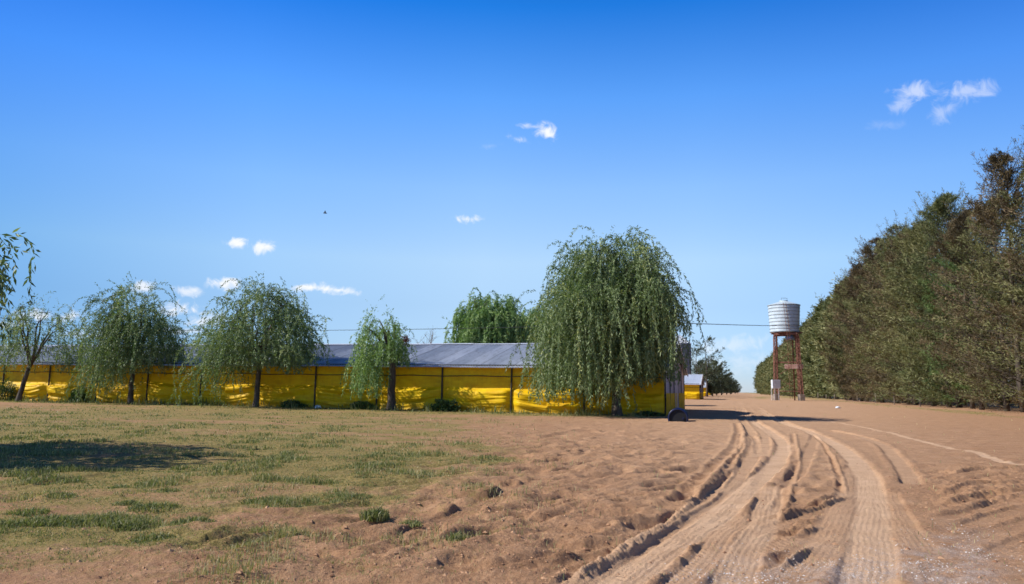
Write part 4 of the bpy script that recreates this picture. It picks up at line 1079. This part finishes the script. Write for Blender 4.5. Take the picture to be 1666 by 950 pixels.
# ------------------------------------------------------------------ water tower
M['rust'] = simple('rusty_steel', srgb(84, 54, 44), srgb(156, 106, 88), 3.5, .85, .2, .3)
M['rust_pale'] = simple('faded_red_paint', srgb(166, 120, 104), srgb(206, 172, 158), 3.5, .7, 0, .1)
mt, t, b, o_ = newmat('galvanised_tank')
f = noise(t, 1.2, 6, .6, stretch=(1, 1, .5)); c = ramp(t, f, [(.3, srgb(176, 192, 200)), (.7, srgb(212, 224, 230))])
g_ = noise(t, 2.0, 6, .7, stretch=(3, 3, .18)); c = mix(t, mth(t, 'MULTIPLY', mth(t, 'SUBTRACT', g_, .6), 3, True), c, srgb(150, 110, 90))
t.links.new(c, b.inputs['Base Color']); b.inputs['Metallic'].default_value = .1; b.inputs['Roughness'].default_value = .4
M['tank'] = mt
M['tankrib'] = simple('tank_band', srgb(110, 124, 134), srgb(150, 162, 170), 3, .5, .5, 0)
M['concrete'] = simple('concrete', srgb(118, 106, 96), srgb(150, 138, 126), 3, .9, 0, .3)
TY = 128.0
tb = Vector((PX(1283, TY), TY, 0)); sc = TY / FPX
tw = empty('water_tower', tb, 0, label='round galvanised water tank on a tall rusty lattice tower right of the road', cat='water tower')
zt_top = ZAT(1278, 497, TY); zt_bot = ZAT(1280, 541, TY); zcone = ZAT(1279, 490, TY)
rt_top = 24.8 * sc; rt_bot = 22.5 * sc
legp = []
phi0 = R(25); Rl = 27 * sc; Rt = 23.5 * sc
for k in range(4):
    a = phi0 + k * math.pi / 2 + math.pi
    legp.append((Vector((Rl * math.cos(a), Rl * math.sin(a) , 0)), Vector((Rt * math.cos(a) - .1, Rt * math.sin(a), zt_bot - .45))))
names = []
def angle_leg(p, q, w=.26, lat=True):
    mb = MB(); d = (q - p)
    u = Vector((d.y, -d.x, 0)); u = Vector((1, 0, 0)); v = Vector((0, 1, 0))
    corners = [u * w + v * w, u * w - v * w, -u * w - v * w, -u * w + v * w]
    for c_ in corners: mb.bar(p + c_, q + c_ * .8, .085)
    n = int(d.length / .62)
    for i in range(n):
        a = p + d * (i / n); e = p + d * ((i + 1) / n)
        for k in range(4):
            c0, c1 = corners[k], corners[(k + 1) % 4]
            if i % 2: c0, c1 = c1, c0
            mb.bar(a + c0, e + c1, .035)
            if i % 2 == 0: mb.bar(a + c0, a + c1, .035)
    return mb
for k, (p, q) in enumerate(legp):
    base_z = 1.9 * .55
    angle_leg(p + Vector((0, 0, base_z)), q, .24 if k in (0, 1) else .30).build('lattice_leg', M['rust'], tw)
    MB().box(p + Vector((0, 0, base_z / 2 - .1)), (.85, .85, base_z + .2)).build('concrete_foot', M['concrete'], tw, bevel=.03)
# closed panels of bracing between the two near-parallel pairs
for (a, b_) in ((0, 1), (1, 2), (2, 3), (3, 0)):
    mb = MB(); pa, qa = legp[a]; pb, qb = legp[b_]; n = 5 if (a, b_) in ((0, 3), (1, 2)) else 4
    lv = [.14, .36, .58, .8, 1.0]
    for i in range(len(lv)):
        p0 = pa.lerp(qa, lv[i]); p1 = pb.lerp(qb, lv[i])
        if (a + i) % 2 == 0 or i == 4: mb.bar(p0, p1, .08, .12)
        if i < len(lv) - 1:
            p2 = pb.lerp(qb, lv[i + 1]); p3 = pa.lerp(qa, lv[i + 1])
            mb.tube([p0, p2], .02, 5); mb.tube([p1, p3], .02, 5)
    mb.build('bracing', M['rust'], tw)
zm = ZAT(1285, 597, TY)
pa = legp[0][0].lerp(legp[0][1], zm / (zt_bot - .45)); pc = legp[1][0].lerp(legp[1][1], zm / (zt_bot - .45))
MB().bar((-1.25, -2.0, zm), (1.7, -2.5, zm + .05), .12, .75).build('faded_cross_panel', M['rust_pale'], tw)
pf = MB()
for k in range(4):
    q = legp[k][1]; q2 = legp[(k + 1) % 4][1]; pf.bar(q + Vector((0, 0, .1)), q2 + Vector((0, 0, .1)), .3, .34)
for k in range(7): pf.bar((-Rt * .8, -Rt * .75 + k * Rt * .25, zt_bot - .12), (Rt * .8, -Rt * .75 + k * Rt * .25, zt_bot - .12), .16, .2)
pf.build('platform', M['rust'], tw)
off = Vector((-5.0 * sc * .6, 0, 0))
tk_pr = []; nb = 8; hz = zt_top - zt_bot
for i in range(nb * 6 + 1):
    f = i / (nb * 6); tk_pr.append((rt_bot + (rt_top - rt_bot) * f + .012 * math.sin(f * nb * 2 * math.pi), zt_bot + hz * f))
tank = MB().lathe([(0.01, zt_bot)] + tk_pr, 56, off).build('tank', M['tank'], tw, smooth=True)
MB().lathe([(rt_top + .06, zt_top - .05), (rt_top + .07, zt_top + .04), (.7, zcone - .05), (.7, zcone + .1), (.02, zcone + .16)], 56, off).build('tank_lid', M['tank'], tw)
hd = MB(); hd.tube([off + Vector((-.5, -.3, zcone)), off + Vector((-.5, -.3, zcone + .5)), off + Vector((.5, -.3, zcone + .5)), off + Vector((.5, -.3, zcone))], .04, 6)
hd.build('hatch_rail', M['tankrib'], tw)
bd = MB()
for i in range(1, nb):
    f = i / nb; r_ = rt_bot + (rt_top - rt_bot) * f + .02
    n = 48
    bd.tube([off + Vector((r_ * math.cos(2 * math.pi * k / n), r_ * math.sin(2 * math.pi * k / n), zt_bot + hz * f)) for k in range(n + 1)], .035, 5, cap=False)
for f in (0.01, .985):
    r_ = rt_bot + (rt_top - rt_bot) * f + .03
    bd.tube([off + Vector((r_ * math.cos(2 * math.pi * k / 48), r_ * math.sin(2 * math.pi * k / 48), zt_bot + hz * f)) for k in range(49)], .06, 5, cap=False)
bd.build('tank_bands', M['tankrib'], tw)
ld = MB()
for dx in (-.22, .22): ld.tube([off + Vector((-.9 + dx, -rt_top - .18, zt_top + .2)), off + Vector((-.35 + dx, -rt_bot - .25, zt_bot - .3)), off + Vector((-.2 + dx, -rt_bot - .2, .3))], .03, 6)
for k in range(48):
    z = .6 + k * .33
    if z < zt_top:
        f = 0 if z < zt_bot else (z - zt_bot) / hz
        ld.bar(off + Vector((-.48 - .5 * f, -rt_bot - .26, z)), off + Vector((-.02 - .5 * f, -rt_bot - .26, z)), .03)
ld.build('ladder', M['rust'], tw)
# riser pipe and valve drum under the tank
MB().tube([off + Vector((1.2, -.4, 0)), off + Vector((1.15, -.4, zt_bot - 1.4)), off + Vector((.4, -.4, zt_bot - .8)), off + Vector((.3, -.4, zt_bot - .1))], .12, 10).build('riser_pipe', M['rust'], tw, smooth=True)
MB().lathe([(.01, 0), (.75, .02), (.8, .3), (.75, .75), (.3, 1.0)], 24, off + Vector((.6, -.8, zt_bot - 1.35))).build('outlet_drum', simple('dull_blue_steel', srgb(96, 116, 144), srgb(140, 156, 176), 3, .5, .3, 0), tw, smooth=True)
cw_ = simple('mesh_cage', srgb(120, 128, 148), srgb(160, 166, 184), 3, .6, .3, 0)
# control cabinets at the left foot
cb = Vector((PX(1263, TY - 3), TY - 3, 0)); zc0 = ZAT(1263, 632, TY - 3); zc1 = ZAT(1263, 618, TY - 3)
cbx = empty('control_cabinet', cb, .2, label='pair of white control boxes on posts at the left foot of the water tower', cat='cabinet')
wht = simple('white_enamel', srgb(196, 206, 216), srgb(226, 232, 238), 3, .4, 0, 0)
for dx, w in ((-.45, .6), (.3, .85)):
    MB().box((dx, 0, (zc0 + zc1) / 2), (w, .4, zc1 - zc0)).build('box', wht, cbx, bevel=.03)
fr = MB()
for dx in (-.7, -.1, .65): fr.bar((dx, .25, -.1), (dx, .25, zc1), .1)
fr.build('frame', M['whitewood'], cbx)
# meshed cage of the left pair of legs, top
mg = MB(); pL = legp[3][1] if legp[3][1].x < legp[0][1].x else legp[0][1]

# ------------------------------------------------------------------ utility pole and wires
PYd = 56.0
pb_ = Vector((PX(1096, PYd), PYd, 0)); zp = ZAT(1096, 505, PYd)
pole = empty('utility_pole', pb_, 0, label='grey concrete utility pole rising behind the right edge of the largest willow', cat='utility pole')
MB().tube([(0, 0, -.3), (0, 0, zp)], [.19, .12], 12).build('shaft', simple('pole_concrete', srgb(120, 122, 124), srgb(156, 158, 158), 3, .9, 0, .2), pole, smooth=True)
zw = ZAT(1096, 525, PYd)
MB().bar((-.5, 0, zw + .1), (.5, 0, zw + .1), .08).build('crossarm', M['darkpost'], pole)
ins = MB().lathe([(.03, 0), (.05, .04), (.03, .08), (.05, .12), (.02, .16)], 10, (0, -.06, zw - .12)).build('insulator', wht, pole)
M['wire'] = simple('cable', (.012, .012, .013, 1), (.03, .03, .03, 1), 4, .6, 0, 0)
def wire(p, q, sag, label, r_=.022):
    n = 40; pts = []
    for i in range(n + 1):
        f = i / n; v = p.lerp(q, f); v.z -= sag * 4 * f * (1 - f); pts.append(v)
    o = MB().tube(pts, r_, 5).build('power_line', M['wire']); tag(o, label, 'power line', 'overhead wires'); return o
pw = pb_ + Vector((0, 0, zw))
pend = AT(1470, 524, 150)
wire(pw, pend, .5, 'overhead cable from the pole past the water tank into the right hand trees', .03)
wire(pw, AT(130, 535, 74) , 0.35, 'upper overhead cable sloping down to the left behind the willows', .022)
wire(AT(290, 539, 70), AT(-120, 503, 68), .25, 'overhead cable rising to the left edge of the view', .02)
o_p2 = empty('utility_pole', Vector((PX(290, 72.), 72., 0)), 0, label='thin pole behind the second willow from the left', cat='utility pole')

# ------------------------------------------------------------------ blue drum by the shed corner
M['blue'] = simple('shaded_blue_plastic', srgb(6, 12, 44), srgb(12, 26, 74), 3, .35, 0, 0)  # blue set darker, the shed's shade carried in the colour
M['drum_shade'] = simple('shaded_drum_end', (.002, .0025, .005, 1), (.004, .005, .009, 1), 3, .8, 0, 0)  # shade of the recessed drum end painted as near-black colour
bd0 = G(1103, 687)
dr = empty('plastic_drum', Vector((bd0.x, bd0.y, 0)), R(-14), label='shade-darkened blue plastic drum lying half sunk in soil at the shed corner', cat='drum')
rD = .40
prof = [(rD - .05, -.55), (rD, -.56), (rD + .012, -.52), (rD - .005, -.48), (rD, -.2), (rD + .02, -.17), (rD + .02, -.13), (rD, -.1), (rD, .1), (rD + .02, .13), (rD + .02, .17), (rD, .2), (rD, .5), (rD - .04, .56), (.01, .56)]
body = MB().lathe(prof, 40).build('drum_body', M['blue'], dr, smooth=True)
head = MB().lathe([(rD - .05, -.55), (rD - .06, -.50), (.01, -.50)][::-1], 40).build('drum_head', M['drum_shade'], dr, smooth=False)
cap_ = MB().lathe([(.01, -.535), (.05, -.535), (.05, -.505)], 14, (.2, 0, 0)).build('drum_bung', M['blue'], dr)
for o in (body, head, cap_):
    o.rotation_euler = (R(-90), 0, 0); o.location = (0, .56, rD - .24)

# ------------------------------------------------------------------ fence posts by the right hand trees, stones, bird
for k, (tt, dd) in enumerate([(104, 19.6), (118, 19.8), (133, 19.6), (147, 19.9), (162, 19.7), (177, 19.8), (194, 19.9), (90, 19.5)]):
    p = road_pt(tt, dd); 
    o = MB().tube([(0, 0, -.3), (random.uniform(-.05, .05), 0, .9), (random.uniform(-.07, .07), 0, random.uniform(1.4, 1.75))], [.07, .065, .055], 8).build('fence_post', M['greywood'], smooth=True)
    o.location = (p.x, p.y, 0)
    tag(o, 'weathered pale wooden fence post at the foot of the right hand trees', 'fence post', 'fence posts under the right hand trees')
def stone(px_, py_, s, label, mat=None):
    g = G(px_, py_); bm = bmesh.new(); bmesh.ops.create_icosphere(bm, subdivisions=3, radius=1)
    for v in bm.verts:
        n_ = float(vnoise(np.array([v.co.x * 1.3 + px_]), np.array([v.co.y * 1.3 + v.co.z * 2]), 5)[0])
        v.co *= (.75 + .5 * n_); v.co.x *= s; v.co.y *= s * .8; v.co.z *= s * .55
    me = bpy.data.meshes.new('stone'); bm.to_mesh(me); bm.free(); me.materials.append(mat or M['concrete'])
    o = bpy.data.objects.new('stone', me); col.objects.link(o); o.location = (g.x, g.y, GZ(g.x, g.y) + s * .2)
    tag(o, label, 'stone')
stone(1363, 664, .22, 'pale stone lying alone on the road in front of the tower', wht)
n5 = near_shed(518, .55)
bgm = bpy.data.objects
def stone_at(x, y, s, label, mat):
    stone(700, 900, s, label, mat); o = col.objects[-1]; o.location = (x, y, s * .25)
stone_at(n5.x, n5.y, .2, 'white lump of stone at the foot of a shed post right of the wide willow', wht)
# bird
bp = AT(529, 347, 60)
bird = empty('bird', bp, .4, label='tiny dark bird flying in the sky above the wide willow', cat='bird')
bm_ = MB().tube([(-.16, 0, 0), (-.08, 0, .02), (.04, 0, .02), (.12, 0, .03), (.17, 0, .03)], [.012, .045, .05, .03, .008], 8)
for sg in (-1, 1):
    b0 = len(bm_.V)
    for v in ((.05, sg * .03, .03), (-.05, sg * .03, .03), (-.10, sg * .26, .14), (-.02, sg * .30, .16)): bm_.V.append(Vector(v))
    for v in ((.05, sg * .03, .02), (-.05, sg * .03, .02), (-.10, sg * .26, .13), (-.02, sg * .30, .15)): bm_.V.append(Vector(v))
    for f_ in ((0, 1, 2, 3), (7, 6, 5, 4), (0, 4, 5, 1), (1, 5, 6, 2), (2, 6, 7, 3), (3, 7, 4, 0)): bm_.F.append([b0 + q for q in f_])
bm_.build('body', M['darkpost'], bird, smooth=True)

bpy.data.objects.remove(o_p2)
for o in list(bpy.data.objects):
    if o.parent is None and o.get('label') == 'x': bpy.data.objects.remove(o, do_unlink=True)
